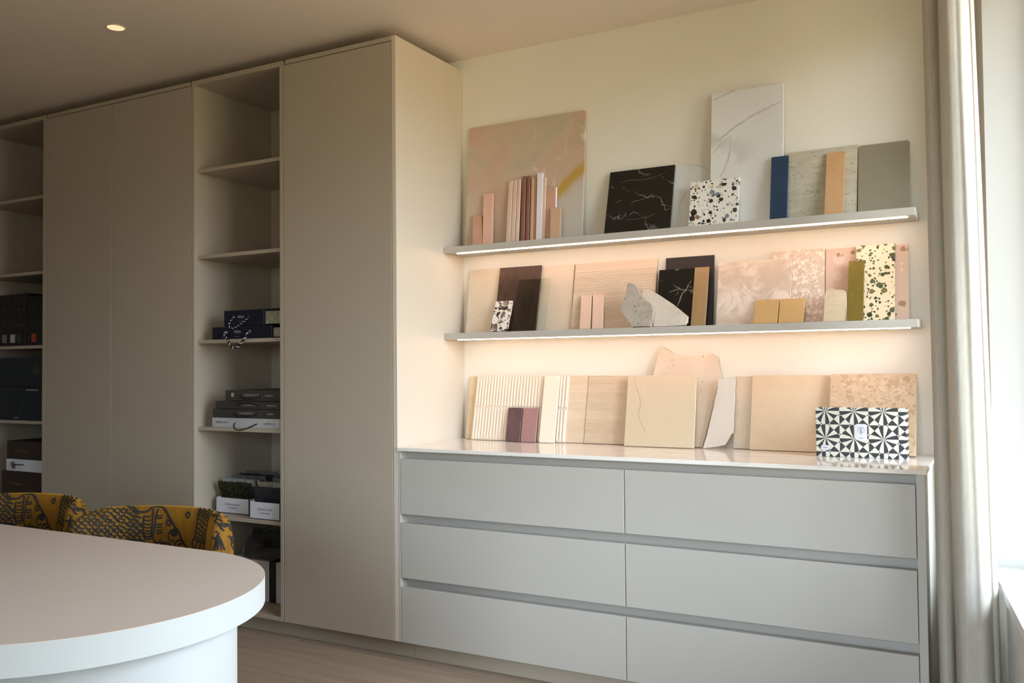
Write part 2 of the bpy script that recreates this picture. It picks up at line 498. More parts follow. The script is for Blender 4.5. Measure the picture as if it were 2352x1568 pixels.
# drawer cabinet
XR = 2.072; ZCT = .9082; TCT = .015
r = thing('drawer_cabinet', 'low pale grey cabinet with six handleless drawers under the marble top', 'cabinet', (1.04, -D/2, ZB))
box('side_panel', M['drawer'], .001, .0125, -D, -.002, ZB, ZCT-TCT, r, .0006)
box('side_panel', M['drawer'], XR-.026, XR, -D, -.002, ZB, ZCT-TCT, r, .0006)
box('bottom_panel', M['drawer'], .0125, XR-.026, -D+.03, -.002, ZB, ZB+PT, r)
box('back_panel', M['drawer'], .0125, XR-.026, -.014, -.002, ZB+PT, ZCT-TCT, r)
rows = ((.6227, .8605), (.3501, .5846), (ZB, .3122))
XS = 1.0433
for z0, z1 in rows:
    for a, b in ((.0145, XS-.0015), (XS+.0015, XR-.028)):
        mb = MB(); mb.box(a, b, -D, -D+.020, z0, z1, .0012)
        dr = mb.out('drawer', M['drawer'], r, ((a+b)/2, -D, z0))
        box('drawer_box', M['drawer'], a+.012, b-.012, -D+.062, -.05, z0+.012, z1-.03, dr)
for z0, z1 in ((.8605, ZCT-TCT), (.5846, .6227), (.3122, .3501)):
    mb = MB()
    mb.box(.0127, XR-.0262, -D+.052, -D+.058, z0-.022, z1)         # back of the grip channel
    mb.box(.0127, XR-.0262, -D+.0205, -D+.052, z0-.024, z0-.022)    # floor of the channel
    mb.out('grip_channel', M['drawer'], r, (XR/2, -D+.05, z0-.022))
prop(box('countertop', M['counter'], .001, XR+.006, -D-.006, -.001, ZCT-TCT, ZCT, None, .0015),
     'polished streaked marble countertop on the drawer cabinet', 'countertop')

# wall shelves with light strips
ZU, ZL, ST, SD = 1.8177, 1.4113, .0295, .1755
for z, lb, wh in ((ZU, 'upper floating shelf with a warm light strip along its underside', 'upper'), (ZL, 'lower floating shelf with a warm light strip along its underside', 'lower')):
    r = thing('wall_shelf', lb, 'shelf', (1.0, -SD/2, z-ST), 'floating wall shelves')
    x1 = 2.0343 if wh == 'upper' else 2.0365
    box('board', M['drawer'], .001, x1, -SD, -.001, z-ST, z, r, .0012)
    a = .058; b = x1-.028
    box('light_strip', M['led'], a, b, -.150, -.1435, z-ST-.0034, z-ST-.0002, r)

# ================================================================== CEILING DOWNLIGHT
lc = atz(266, 63, ZC)
R0 = .037
spots = [((lc.x, lc.y), 'small round recessed downlight glowing warm in the ceiling', DOWNLIGHT_W)]
for (lx, ly), lb, watts in spots:
    r = thing('downlight', lb, 'downlight', (lx, ly, ZC-.02))
    MB().lathe([(R0+.006, ZC-.0005), (R0+.006, ZC-.003), (R0, ZC-.003), (R0-.001, ZC-.0004)], lx, ly, 40).out('trim_ring', M['ceiling'], r, (lx, ly, ZC-.003), True)
    MB().lathe([(R0-.001, ZC-.0012), (R0-.004, ZC-.0009), (.0005, ZC-.0008)], lx, ly, 40).out('lens', M['bulb'], r, (lx, ly, ZC-.001), True)
    sl = bpy.data.lights.new('downlight_lamp', 'SPOT'); sl.energy = watts; sl.color = (1, .66, .36); sl.spot_size = math.radians(90); sl.spot_blend = .8; sl.shadow_soft_size = .03
    so = bpy.data.objects.new('downlight_lamp', sl); COL.objects.link(so); so.parent = r; so.location = (0, 0, .004)

# ================================================================== STONE AND TILE SAMPLES
K = {}
K['onyx'] = None
N = NT('rose_onyx', .3)
co = N.coord((1, 1, 1), (0, .5, 0))
f1 = N.noise(co, 3.2, 8, .6, 1.2)
base = N.ramp(f1, [(.28, c(186, 176, 154)), (.42, c(200, 180, 158)), (.52, c(202, 170, 152)), (.62, c(190, 174, 146)), (.72, c(220, 210, 194))])
f2 = N.noise(N.coord((1, 1, 2.2), (0, -.55, 0)), 2.4, 6, .6, .8)
gold = N.ramp(N.math('ABSOLUTE', N.math('SUBTRACT', f2, .54)), [(.008, (1, 1, 1, 1)), (.045, (0, 0, 0, 1))])
sepx = N.n('ShaderNodeSeparateXYZ'); tc = N.n('ShaderNodeTexCoord'); N.link(tc.outputs['Object'], sepx.inputs[0])
gm = N.ramp(sepx.outputs[0], [(.02, (0, 0, 0, 1)), (.12, (1, 1, 1, 1))])
wh = N.ramp(N.noise(N.coord((1.6, 1, 1), (0, .8, 0)), 5, 8, .7, 1.5), [(.60, (0, 0, 0, 1)), (.70, (1, 1, 1, 1))])
cc = N.mix(N.math('MULTIPLY', wh, .7), base, c(226, 218, 200))
# grey lower right zone
dg_ = N.math('SUBTRACT', N.math('MULTIPLY', sepx.outputs[0], .75), sepx.outputs[2])
gz = N.ramp(N.math('ADD', dg_, N.math('MULTIPLY', f1, .25)), [(-.0, (0, 0, 0, 1)), (.10, (1, 1, 1, 1))])
cc = N.mix(gz, cc, c(196, 188, 178))
edge = N.ramp(N.math('ABSOLUTE', N.math('ADD', dg_, N.math('SUBTRACT', N.math('MULTIPLY', f1, .25), .02))), [(.012, (1, 1, 1, 1)), (.05, (0, 0, 0, 1))])
cc = N.mix(N.math('MULTIPLY', N.math('MULTIPLY', edge, gm), .9), cc, c(190, 152, 62))
N.color(cc); K['onyx'] = N.m
K['terracotta'] = plain('terracotta_pink', c(206, 158, 136), .55, .03)
K['pink'] = plain('blush_pink', c(226, 180, 160), .5, .02)
K['blush'] = plain('pale_blush', c(218, 190, 172), .5, .02)
K['mauve'] = plain('mauve_brown', c(140, 94, 82), .5, .03)
K['tan'] = plain('warm_tan', c(202, 168, 140), .5, .02)
K['brick'] = plain('brick_pink', c(190, 138, 112), .5, .02)
K['gloss_white'] = plain('glossy_white_lilac', c(232, 228, 236), .15, .01)
K['blackmarble'] = bandmarble('black_marble', c(20, 20, 21), c(170, 168, 164), 3.0, .972, .15, (0, 1.25, 0), (1, 1, 1), 9, c(14, 14, 15), .4)
M['veinwhite'] = plain('white_vein', c(122, 119, 114), .3)
M['veingrey'] = plain('grey_vein', c(203, 202, 200), .3)
M['veinbrown'] = plain('brown_vein', c(176, 156, 130), .4)
K['whitemarble'] = bandmarble('white_marble', c(232, 233, 232), c(176, 175, 173), .9, .90, .3, (0, .75, 0), (1, 1, 1), 6, c(220, 221, 221), .6)
K['terrazzo'] = terrazzo('white_terrazzo', c(236, 232, 224), [c(40, 40, 40), c(62, 58, 54), c(30, 30, 32), c(150, 110, 74), c(52, 52, 52), c(206, 200, 188), c(34, 34, 34), c(70, 68, 64), c(196, 190, 178), c(44, 44, 46), c(58, 54, 50), c(206, 196, 170), c(120, 136, 158)], 46, .50, .35, .42)
K['navy'] = plain('navy_glaze', c(30, 60, 92), .35, .08, 20)
K['travertine'] = stone('grey_travertine', c(206, 200, 182), c(174, 166, 146), 5, .5, .22, c(110, 102, 88), 34, .45, (0, 0, 0), (1.2, 1, 7))
K['tanstone'] = stone('tan_stone', c(208, 166, 120), c(190, 148, 106), 9, .5, 0, None, 60, .3)
K['greystone'] = stone('grey_brown_stone', c(150, 142, 122), c(132, 124, 106), 4, .6, 0, None, 60, .1, (0, .6, 0), (1, 1, 3))
K['creamlime'] = stone('cream_limestone', c(222, 208, 188), c(200, 184, 160), 6, .55, .16, c(160, 142, 118), 70, .4)
K['darkwood'] = wood('dark_wenge', c(78, 52, 38), c(46, 30, 22), 5, .45, 'z', 14)
K['granite'] = terrazzo('white_granite', c(228, 222, 214), [c(48, 40, 38), c(108, 94, 86), c(60, 52, 48), c(150, 138, 130)], 44, .62, .3, .5)
K['cream'] = stone('cream_marble', c(228, 212, 192), c(212, 194, 172), 4, .35, 0, None, 60, .3)
K['strie'] = wood('striated_beige', c(226, 208, 188), c(208, 188, 166), 2.2, .6, 'x', 12)
K['strie2'] = wood('striated_sand', c(226, 208, 184), c(206, 184, 158), 2.4, .6, 'x', 12)
K['pinktile'] = plain('pale_pink_glaze', c(226, 196, 178), .3, .02)
K['rawgrey'] = stone('rough_grey_stone', c(196, 186, 172), c(150, 140, 128), 26, .8, .2, c(122, 112, 102), 60, .3)
K['rawwhite'] = stone('rough_white_stone', c(220, 210, 198), c(196, 184, 170), 20, .8, .16, c(160, 146, 130), 90, .4)
K['blackboard'] = plain('matt_black', c(34, 30, 30), .6)
K['bronze'] = stone('bronze_brass', c(176, 146, 106), c(136, 108, 74), 8, .35, 0, None, 60, .3, (0, 0, 0), (1, 1, .5))
K['onyxpale'] = marble('pale_quartzite', c(214, 196, 180), c(232, 218, 204), 9, .03, .35, (0, .4, 0), (1, 1, 1), .06, c(198, 180, 164), .4)
K['pearl'] = terrazzo('pearl_terrazzo', c(216, 194, 176), [c(234, 218, 202), c(240, 226, 210), c(206, 184, 166)], 60, .55, .3, .7)
K['pinkstone'] = terrazzo('pink_conglomerate', c(214, 184, 164), [c(190, 150, 128), c(228, 206, 190), c(168, 128, 104), c(220, 196, 178)], 16, .34, .4, .42)
K['brass'] = plain('satin_brass', c(196, 160, 108), .35, .03, 8)
K['travcream'] = stone('cream_travertine', c(218, 200, 172), c(196, 174, 144), 8, .6, .18, c(160, 138, 110), 60, .4, (0, 0, 0), (1, 1, 5))
K['olive'] = stone('olive_glaze', c(132, 112, 48), c(104, 88, 36), 14, .3, 0, None, 60, .3)
K['greenterrazzo'] = terrazzo('green_terrazzo', c(234, 216, 184), [c(70, 78, 48), c(96, 92, 56), c(52, 60, 40), c(122, 108, 60), c(84, 96, 70)], 44, .5, .35, .5)
K['woodcream'] = wood('cream_veneer', c(224, 204, 170), c(206, 182, 146), 1.4, .6, 'x', 9)
K['fluted'] = plain('ivory_ceramic', c(228, 214, 196), .4, .02)
K['plum'] = stone('plum_glaze', c(118, 92, 92), c(78, 58, 60), 12, .25, 0, None, 60, .2)
K['rose'] = stone('rose_glaze', c(176, 138, 134), c(152, 112, 112), 10, .25, 0, None, 60, .2)
K['ivory'] = plain('ivory_glaze', c(240, 230, 212), .25, .01)
K['marfil'] = marble('crema_stone', c(218, 200, 172), c(206, 188, 160), 2.6, .0012, .35, (0, .3, 0), (2.2, 1, .8), .03, c(210, 192, 164), .5)
K['coral'] = stone('coral_limestone', c(222, 206, 188), c(200, 182, 160), 7, .75, .16, c(164, 146, 124), 46, .35)
K['fragwhite'] = marble('pale_white_marble', c(224, 214, 202), c(196, 184, 172), 2.4, .02, .4, (0, .7, 0), (1, 1, 1), .06)
K['sand'] = stone('sand_limestone', c(220, 198, 168), c(208, 184, 152), 14, .5, .10, c(230, 212, 186), 60, .3)
K['brownstone'] = terrazzo('brown_fossil_stone', c(200, 172, 142), [c(188, 158, 128), c(206, 180, 152), c(182, 152, 122), c(210, 186, 160)], 44, .6, .4, .7)

VU = lambda u: 562.4-.0757*(u-1019)      # shelf front line in the photograph
VL = lambda u: 762-.0276*(u-1020)
ITEMS = {}
SHELF = {'U': (ZU, VU), 'L': (ZL, VL), 'C': (ZCT, None)}

def tile(key, name, label, cat, shelf, bl, br, tl, tr, mat, yb, on=None, t=.010, skew=False, group=None, bev=.0008, vb=None, round_=0, ribs=None, yt=None, proud=0):
    zs, vf = SHELF[shelf]
    zs += .0004
    gap = .0015
    ytop = -t-gap if yt is None else yt
    for _ in range(4):
        pt = [aty(tl[0], tl[1], ytop), aty(tr[0], tr[1], ytop)]
        ztop = (pt[0].z+pt[1].z)/2
        if yt is None:
            if on is not None: ytop = min(face_y(o, ztop) for o in (on if isinstance(on, (list, tuple)) else [on])) - t*1.02 - gap
            else: ytop = -t-gap
    vb_l = vb[0] if vb else vf(bl); vb_r = vb[1] if vb else vf(br)
    xbl = aty(bl, vb_l, yb).x; xbr = aty(br, vb_r, yb).x
    xtl, xtr = pt[0].x, pt[1].x
    if skew:
        sh = ((xtl-xbl)+(xtr-xbr))/2; w = ((xbr-xbl)+(xtr-xtl))/2
        xm = (xbl+xbr)/2
        X = [xm-w/2, xm+w/2, xm+w/2+sh, xm-w/2+sh]
    else:
        a = (xbl+xtl)/2; b = (xbr+xtr)/2; X = [a, b, b, a]
    h = ztop-zs; L = math.hypot(h, ytop-yb)
    up = Vector((0, (ytop-yb)/L, h/L)); nrm = Vector((0, -up.z, up.y)).normalized()   # towards the room
    # the back-bottom edge rests on the shelf: shift so that nothing dips below zs
    org = Vector((0, yb, zs))
    ITEMS[key] = dict(yb=yb, yt=ytop, zs=zs, zt=ztop, t=t, X=X, proud=proud)
    mb = MB()
    def P(x, s, dn=0): return Vector((x, 0, 0)) + org + up*s - nrm*dn
    lift = 0 if up.y*0 >= 0 and nrm.z <= 0 else 0
    if ribs is None:
        if round_:
            loop = [(X[0], 0), (X[1], 0)]
            for k in range(6):
                a = k/5*math.pi/2
                loop.append((X[2]-round_+round_*math.cos(a), L-round_+round_*math.sin(a)))
            for k in range(6):
                a = math.pi/2+k/5*math.pi/2
                loop.append((X[3]+round_+round_*math.cos(a), L-round_+round_*math.sin(a)))
        else:
            loop = [(X[0], 0), (X[1], 0), (X[2], L), (X[3], L)]
        mb.prism([P(x, s) for x, s in loop], [P(x, s, t) for x, s in loop], bev)
    else:
        ribs(mb, P, X, L, t)
    # drop of the rear edge below the shelf top
    zmin = min(v.co.z for v in mb.bm.verts)
    ITEMS[key]['lift'] = max(0, zs-zmin)
    if zmin < zs:
        for v in mb.bm.verts: v.co.z += zs-zmin
    o = mb.out(name, mat, None, ((X[0]+X[1])/2, yb, zs))
    prop(o, label, cat, group)
    ITEMS[key]['obj'] = o
    return o

def face_y(key, z):
    i = ITEMS[key]; k = (z-i['zs'])/(i['zt']-i['zs'])
    return i['yb'] + (i['yt']-i['yb'])*k - i.get('proud', 0)

def slab(key, name, label, cat, shelf, poly, mat, yb, yt, zt, t=.02, group=None, rough=.0):
    """irregular piece: outline traced on its own leaning plane"""
    zs = SHELF[shelf][0]+.0004
    h = zt-zs; L = math.hypot(h, yt-yb)
    up = Vector((0, (yt-yb)/L, h/L)); nrm = Vector((0, -up.z, up.y))
    org = Vector((0, yb, zs))
    pts = []
    for u, v in poly:
        d = ray(u, v); k = (org-CAM).dot(nrm)/d.dot(nrm); p = CAM+d*k
        s = (p-org).dot(up)
        pts.append([p.x, max(s, 0)])
    # densify with a chipped edge
    rnd = random.Random(len(key)*31+ord(key[-1])); loop = []
    for i in range(len(pts)):
        a, b = pts[i], pts[(i+1) % len(pts)]
        n = max(1, int(math.hypot(b[0]-a[0], b[1]-a[1])/.018))
        for j in range(n):
            f = j/n
            loop.append((a[0]+(b[0]-a[0])*f+rnd.uniform(-rough, rough)*(j > 0), max(0, a[1]+(b[1]-a[1])*f+rnd.uniform(-rough, rough)*(j > 0))))
    P = lambda x, s, dn: Vector((x, 0, 0))+org+up*s-nrm*dn
    cx = sum(p[0] for p in loop)/len(loop); cs = sum(p[1] for p in loop)/len(loop)
    mb = MB()
    mb.prism([P(x, s, 0) for x, s in loop], [P(cx+(x-cx)*1.0+rnd.uniform(-rough, rough)*1.5, max(0, s+rnd.uniform(-rough, rough)*1.5), t) for x, s in loop])
    zmin = min(v.co.z for v in mb.bm.verts)
    for v in mb.bm.verts: v.co.z += zs-zmin
    o = mb.out(name, mat, None, (cx, yb, zs)); prop(o, label, cat, group)
    ITEMS[key] = dict(yb=yb, yt=yt, zs=zs, zt=zt, t=t, obj=o)
    return o

def vein(key, strokes, mat, w=.002):
    i = ITEMS[key]; org = Vector((0, i['yb'], i['zs']+i['lift'])); up = Vector((0, i['yt']-i['yb'], i['zt']-i['zs'])).normalized(); nrm = Vector((0, -up.z, up.y))
    org = org+nrm*.0003; rnd = random.Random(len(key)+7)
    for pts, k in strokes:
        mb = MB(); P = []
        for q in catmull([(u, v, 0) for u, v in pts], 5):
            d = ray(q.x+rnd.uniform(-.8, .8), q.y+rnd.uniform(-.8, .8)); P.append(CAM+d*((org-CAM).dot(nrm)/d.dot(nrm)))
        A = []
        for j, p in enumerate(P):
            t = (P[min(j+1, len(P)-1)]-P[max(j-1, 0)]).normalized(); sd = t.cross(nrm)*w*k*rnd.uniform(.35, .75)*(.4+.6*math.sin(math.pi*(j+.5)/len(P)))
            A.append((mb.bm.verts.new(p-sd), mb.bm.verts.new(p+sd)))
        for j in range(len(A)-1): mb.bm.faces.new((A[j][0], A[j][1], A[j+1][1], A[j+1][0]))
        mb.out('vein', mat, i['obj'], P[0])

G1, G2, G3 = 'samples on the upper shelf', 'samples on the lower shelf', 'samples on the countertop'
# ---- upper shelf
tile('U1', 'stone_slab', 'large square rose onyx slab with a golden vein on the upper shelf', 'stone slab', 'U', 1068, 1337.5, (1078, 293), (1344, 255.4), K['onyx'], -.07, None, .012, group=G1, round_=.008)
bars = [
 ('U2', 'short terracotta bar leftmost in front of the onyx slab', 1085, 1106.5, (1085.7, 498), (1107, 494), 'terracotta', .012, -.115),
 ('U3', 'blush pink bar standing right beside the short terracotta bar', 1108, 1129, (1110, 446), (1132.6, 444), 'pink', .014, -.112),
 ('U4', 'first of three leaning pale blush slats before the onyx slab', 1160.7, 1171, (1167.7, 415), (1178.5, 414), 'blush', .012, -.115),
 ('U5', 'middle of three leaning pale blush slats before the onyx slab', 1171.6, 1181, (1179, 414), (1188.5, 412), 'blush', .012, -.115),
 ('U6', 'last of three leaning pale blush slats, beside the mauve slats', 1181.6, 1189.6, (1189, 412), (1197, 411), 'blush', .012, -.115),
 ('U7', 'left mauve-brown slat of the pair before the onyx slab', 1195, 1204, (1199.4, 405), (1208, 404), 'mauve', .012, -.112),
 ('U8', 'right mauve-brown slat of the pair before the onyx slab', 1206, 1214.4, (1210, 404), (1218, 403), 'mauve', .012, -.112),
 ('U9', 'tan slat standing right of the mauve pair', 1216, 1223.6, (1219.6, 409), (1227.3, 408), 'tan', .012, -.112),
 ('U10', 'brick pink slat squeezed left of the glossy white bar', 1224, 1229.6, (1227.7, 407), (1233.2, 406), 'brick', .012, -.112),
 ('U11', 'tallest glossy white bar in the row of slats', 1230.4, 1242.6, (1233.8, 398.5), (1246.6, 397.5), 'gloss_white', .016, -.118),
 ('U12', 'pale beige slat directly right of the glossy white bar', 1243, 1251, (1247, 407), (1254.7, 406), 'blush', .012, -.112),
 ('U13', 'terracotta bar half hidden by the short tan bar', 1252.4, 1271, (1255.5, 431.7), (1274, 430), 'terracotta', .012, -.112),
 ('U14', 'thin white strip standing up behind the short tan bar', 1271.6, 1276, (1274.4, 429.4), (1278.6, 429), 'gloss_white', .010, -.112),
]
for key, lb, bl, br, tl, tr, m, t, yb in bars:
    tile(key, 'trim_sample', lb, 'trim sample', 'U', bl, br, tl, tr, K[m], yb, 'U1', t, True, 'trim samples before the onyx slab', .0035 if br-bl < 11 else .0012)
tile('U15', 'trim_sample', 'short tan bar in front, rightmost of the row of slats', 'trim sample', 'U', 1263, 1286, (1264.5, 478.5), (1287.5, 477.5), K['tan'], -.150, ['U13', 'U14'], .012, True, 'trim samples before the onyx slab', .001)
tile('U17', 'marble_tile', 'white veined marble tile behind the black marble and terrazzo', 'marble tile', 'U', 1480, 1700, (1480, 387), (1700, 370), K['whitemarble'], -.06, None, .009, group=G1)
tile('U18', 'marble_slab', 'tallest white marble slab with grey diagonal veins on the upper shelf', 'marble slab', 'U', 1632, 1801, (1632, 215.3), (1796.6, 193), K['whitemarble'], -.088, None, .010, group=G1, yt=-.024)
tile('U16', 'marble_tile', 'square black marble tile with white veins on the upper shelf', 'marble tile', 'U', 1392, 1543, (1396.4, 396.6), (1545, 381), K['blackmarble'], -.105, 'U17', .010, group=G1)
tile('U19', 'terrazzo_tile', 'small white terrazzo tile with dark chips on the upper shelf', 'terrazzo tile', 'U', 1583.3, 1696, (1584, 419.6), (1696, 408.4), K['terrazzo'], -.125, ['U17', 'U18'], .012, group=G1)
tile('U21', 'travertine_tile', 'grey travertine tile behind the navy and tan strips', 'travertine tile', 'U', 1804, 1971.2, (1802, 352), (1967.3, 334.6), K['travertine'], -.075, None, .012, group=G1)
tile('U20', 'glazed_strip', 'dark navy glazed strip on the upper shelf', 'tile strip', 'U', 1770.5, 1810.6, (1769, 361.5), (1808.4, 358.7), K['navy'], -.125, ['U18', 'U21'], .010, group=G1)
tile('U22', 'stone_strip', 'tan stone strip leaning on the grey travertine', 'tile strip', 'U', 1896.8, 1940.8, (1894.5, 352), (1938, 349.4), K['tanstone'], -.115, 'U21', .010, group=G1)
tile('U23', 'stone_tile', 'grey-brown stone tile at the right end of the upper shelf', 'stone tile', 'U', 1973, 2092.4, (1969, 336), (2085.7, 324.7), K['greystone'], -.080, None, .014, group=G1, round_=.008)

# ---- ribbed tiles
def hribs(pitch, plain_=0.0):
    def f(mb, P, X, L, t):
        n = int(L*(1-plain_)/pitch); s = 0; prof = [(0, 0)]
        p = L*(1-plain_)/n
        for i in range(n):
            prof += [(i*p+p*.12, 0), (i*p+p*.3, -.0022), (i*p+p*.7, -.0022), (i*p+p*.88, 0)]
        prof.append((L, 0))
        rows = [[P(x, s, d_) for x in (X[0], X[1])] for s, d_ in prof]
        a = [[mb.bm.verts.new(q) for q in r_] for r_ in rows]
        b = [mb.bm.verts.new(P(x, s, t)) for s, x in ((0, X[0]), (0, X[1]), (L, X[1]), (L, X[0]))]
        for i in range(len(a)-1): mb.bm.faces.new((a[i][0], a[i][1], a[i+1][1], a[i+1][0]))
        mb.bm.faces.new(b[::-1])
        mb.bm.faces.new([r_[0] for r_ in a][::-1]+[b[0], b[3]][::1]); mb.bm.faces.new([r_[1] for r_ in a]+[b[2], b[1]])
        mb.bm.faces.new((a[0][1], a[0][0], b[0], b[1])); mb.bm.faces.new((a[-1][0], a[-1][1], b[2], b[3]))
    return f
def flutes(n):
    def f(mb, P, X, L, t):
        # backing slab then two rows of half-round bars
        q = [(X[0], 0), (X[1], 0), (X[1], L), (X[0], L)]
        mb.prism([P(x, s, .004) for x, s in q], [P(x, s, t) for x, s in q])
        w = (X[1]-X[0])/n
        for s0, s1 in ((.004, L*.485), (L*.515, L-.003)):
            for i in range(n):
                xm = X[0]+w*(i+.5); r = w*.40; seg = 6
                ring = [(xm-r*math.cos(math.pi*k/seg), .004-(r*.85)*math.sin(math.pi*k/seg)) for k in range(seg+1)]
                lo = [P(x, s0+.002, dn) for x, dn in ring]; hi = [P(x, s1-.002, dn) for x, dn in ring]
                A = [mb.bm.verts.new(p) for p in lo]; B = [mb.bm.verts.new(p) for p in hi]
                for k in range(seg): mb.bm.faces.new((A[k], A[k+1], B[k+1], B[k]))
                mb.bm.faces.new(A[::-1]); mb.bm.faces.new(B)
    return f

# ---- lower shelf
tile('L1', 'limestone_tile', 'cream limestone tile at the left end of the lower shelf', 'stone tile', 'L', 1070, 1150, (1079, 622), (1157, 616), K['creamlime'], -.065, None, .012, group=G2)
tile('L5', 'marble_tile', 'plain cream marble tile behind the clear glass sample', 'marble tile', 'L', 1229, 1311.6, (1236, 612), (1318.5, 607.6), K['cream'], -.06, None, .010, group=G2)
tile('L2', 'wood_sample', 'dark wenge wood panel behind the glass on the lower shelf', 'wood sample', 'L', 1138, 1232, (1144, 616.5), (1240, 610), K['darkwood'], -.095, ['L1', 'L5'], .010, group=G2)
tile('L3', 'granite_tile', 'small white granite tile with dark specks on the lower shelf', 'granite tile', 'L', 1129.4, 1168.7, (1135, 694), (1172.5, 692.5), K['granite'], -.135, ['L2', 'L1'], .012, group=G2)
tile('L4', 'glass_sample', 'clear glass pane leaning on the dark wood panel', 'glass sample', 'L', 1180.4, 1254, (1187, 642.8), (1260.5, 640), M['tintglass'], -.118, ['L2', 'L5'], .005, group=G2, bev=.0004)
tile('L6', 'striated_tile', 'wide beige tile with fine horizontal ridges on the lower shelf', 'stone tile', 'L', 1313.6, 1504, (1319.6, 607.6), (1507.4, 595), K['strie'], -.075, None, .012, group=G2, ribs=hribs(.0075, .12), proud=.003)
tile('L7a', 'glazed_tile', 'left pale pink glazed tile before the ridged beige tile', 'glazed tile', 'L', 1331, 1355, (1334.7, 679.5), (1359, 677.8), K['pinktile'], -.12, 'L6', .010, True, group='two pale pink glazed tiles', bev=.001)
tile('L7b', 'glazed_tile', 'right pale pink glazed tile before the ridged beige tile', 'glazed tile', 'L', 1358.7, 1383.7, (1362, 677.8), (1385.8, 677), K['pinktile'], -.12, 'L6', .010, True, group='two pale pink glazed tiles', bev=.001)
tile('L10', 'black_board', 'tall matt black board behind the black marble tile', 'board sample', 'L', 1526, 1637.3, (1526.6, 593), (1637.8, 586.8), K['blackboard'], -.062, None, .010, group=G2)
tile('L11', 'marble_tile', 'black marble tile with a white branching vein on the lower shelf', 'marble tile', 'L', 1508, 1600, (1512, 620.4), (1602, 616.5), K['blackmarble'], -.095, ['L10', 'L6'], .010, group=G2)
tile('L12', 'metal_strip', 'bronze metal strip leaning on the black board', 'metal sample', 'L', 1590, 1623, (1592.4, 615), (1625, 614), K['bronze'], -.12, ['L10', 'L11'], .008, group=G2)
z3 = lambda L_: [(1010+x/3.92, 540+y/3.92) for x, y in L_]
slab('L9', 'stone_fragment', 'pointed pale stone fragment before the black marble tile', 'stone fragment', 'L', z3([(1845,480),(1945,525),(2060,600),(2150,665),(2235,735),(2225,780),(2205,812),(2100,830),(1925,830),(1915,700),(1900,640),(1835,590),(1820,540)]), K['rawwhite'], -.140, -.118, 1.53, .016, 'broken stone fragments', .0012)
slab('L8', 'stone_fragment', 'rough grey stone fragment before the ridged beige tile', 'stone fragment', 'L', z3([(1690,435),(1750,445),(1800,530),(1850,590),(1905,630),(1920,690),(1912,760),(1895,835),(1735,835),(1700,780),(1660,725),(1625,680),(1640,620),(1665,570),(1680,500)]), K['rawgrey'], -.168, -.146, 1.53, .018, 'broken stone fragments', .0015)
z4 = lambda x, y: (1560+x/3.92, 520+y/3.92)
tile('L14', 'terrazzo_tile', 'pearly speckled tile partly behind the pale quartzite', 'stone tile', 'L', 1772, 1891.5, z4(857, 225), (1897, 572), K['pearl'], -.055, None, .010, group=G2)
tile('L13', 'quartzite_tile', 'large pale quartzite tile behind the two brass squares', 'stone tile', 'L', 1646.7, 1814, (1648, 604), (1817.7, 595), K['onyxpale'], -.085, 'L14', .010, group=G2)
tile('L16a', 'brass_tile', 'left brass square leaning on the pale quartzite tile', 'metal sample', 'L', 1731.4, 1787.6, (1733, 691), (1787.2, 688), K['brass'], -.122, 'L13', .008, group='two brass squares')
tile('L16b', 'brass_tile', 'right brass square leaning on the pale quartzite tile', 'metal sample', 'L', 1789.6, 1847.5, (1789.2, 688), (1846, 686), K['brass'], -.122, 'L13', .008, group='two brass squares')
tile('L15', 'stone_tile', 'pink conglomerate tile left of the green terrazzo', 'stone tile', 'L', 1893, 1972, (1899, 572), (1974, 568), K['pinkstone'], -.055, None, .010, group=G2)
tile('L20', 'stone_tile', 'pink stone tile at the right end of the lower shelf', 'stone tile', 'L', 2012, 2088.8, (2012, 566), (2086.3, 562), K['pinkstone'], -.06, None, .012, group=G2)
tile('L19', 'terrazzo_tile', 'tall cream terrazzo tile with green chips', 'terrazzo tile', 'L', 1966, 2057, (1964.3, 564.6), (2053.6, 561), K['greenterrazzo'], -.098, ['L15', 'L20'], .010, group=G2)
tile('L18', 'glazed_strip', 'olive green glazed strip before the green terrazzo', 'tile strip', 'L', 1947.8, 1984.7, (1947.8, 601), (1982.7, 599.6), K['olive'], -.125, ['L15', 'L19'], .010, group=G2)
slab('L17', 'travertine_piece', 'small rounded cream travertine piece beside the olive strip', 'stone piece', 'L', [z4(*p) for p in [(1325,584),(1345,573),(1480,578),(1500,590),(1508,612),(1512,700),(1513,860),(1298,865),(1305,740),(1312,620)]], K['travcream'], -.118, -.080, 1.58, .014, G2)

# ---- countertop
tile('C1', 'wood_sample', 'cream veneer sample at the left end of the countertop', 'wood sample', 'C', 1067.6, 1125, (1081.6, 865.5), (1137, 864), K['woodcream'], -.060, None, .010, group=G3, vb=(1004, 1007))
tile('C2', 'fluted_tile', 'ivory tile with two rows of vertical flutes on the countertop', 'fluted tile', 'C', 1081.6, 1295, (1096, 863), (1308, 863), K['fluted'], -.090, 'C1', .014, True, group=G3, vb=(1005.8, 1012.7), ribs=flutes(31), proud=.003)
tile('C3', 'glazed_tile', 'dark plum glazed tile before the fluted ivory tile', 'glazed tile', 'C', 1160.4, 1193, (1167.6, 937), (1200, 937.4), K['plum'], -.120, 'C2', .010, True, group=G3, vb=(1009.6, 1010.9), bev=.001)
tile('C4', 'glazed_tile', 'dusty rose glazed tile before the fluted ivory tile', 'glazed tile', 'C', 1195, 1229.3, (1202, 937.7), (1236, 937.7), K['rose'], -.120, 'C2', .010, True, group=G3, vb=(1011.4, 1012), bev=.001)
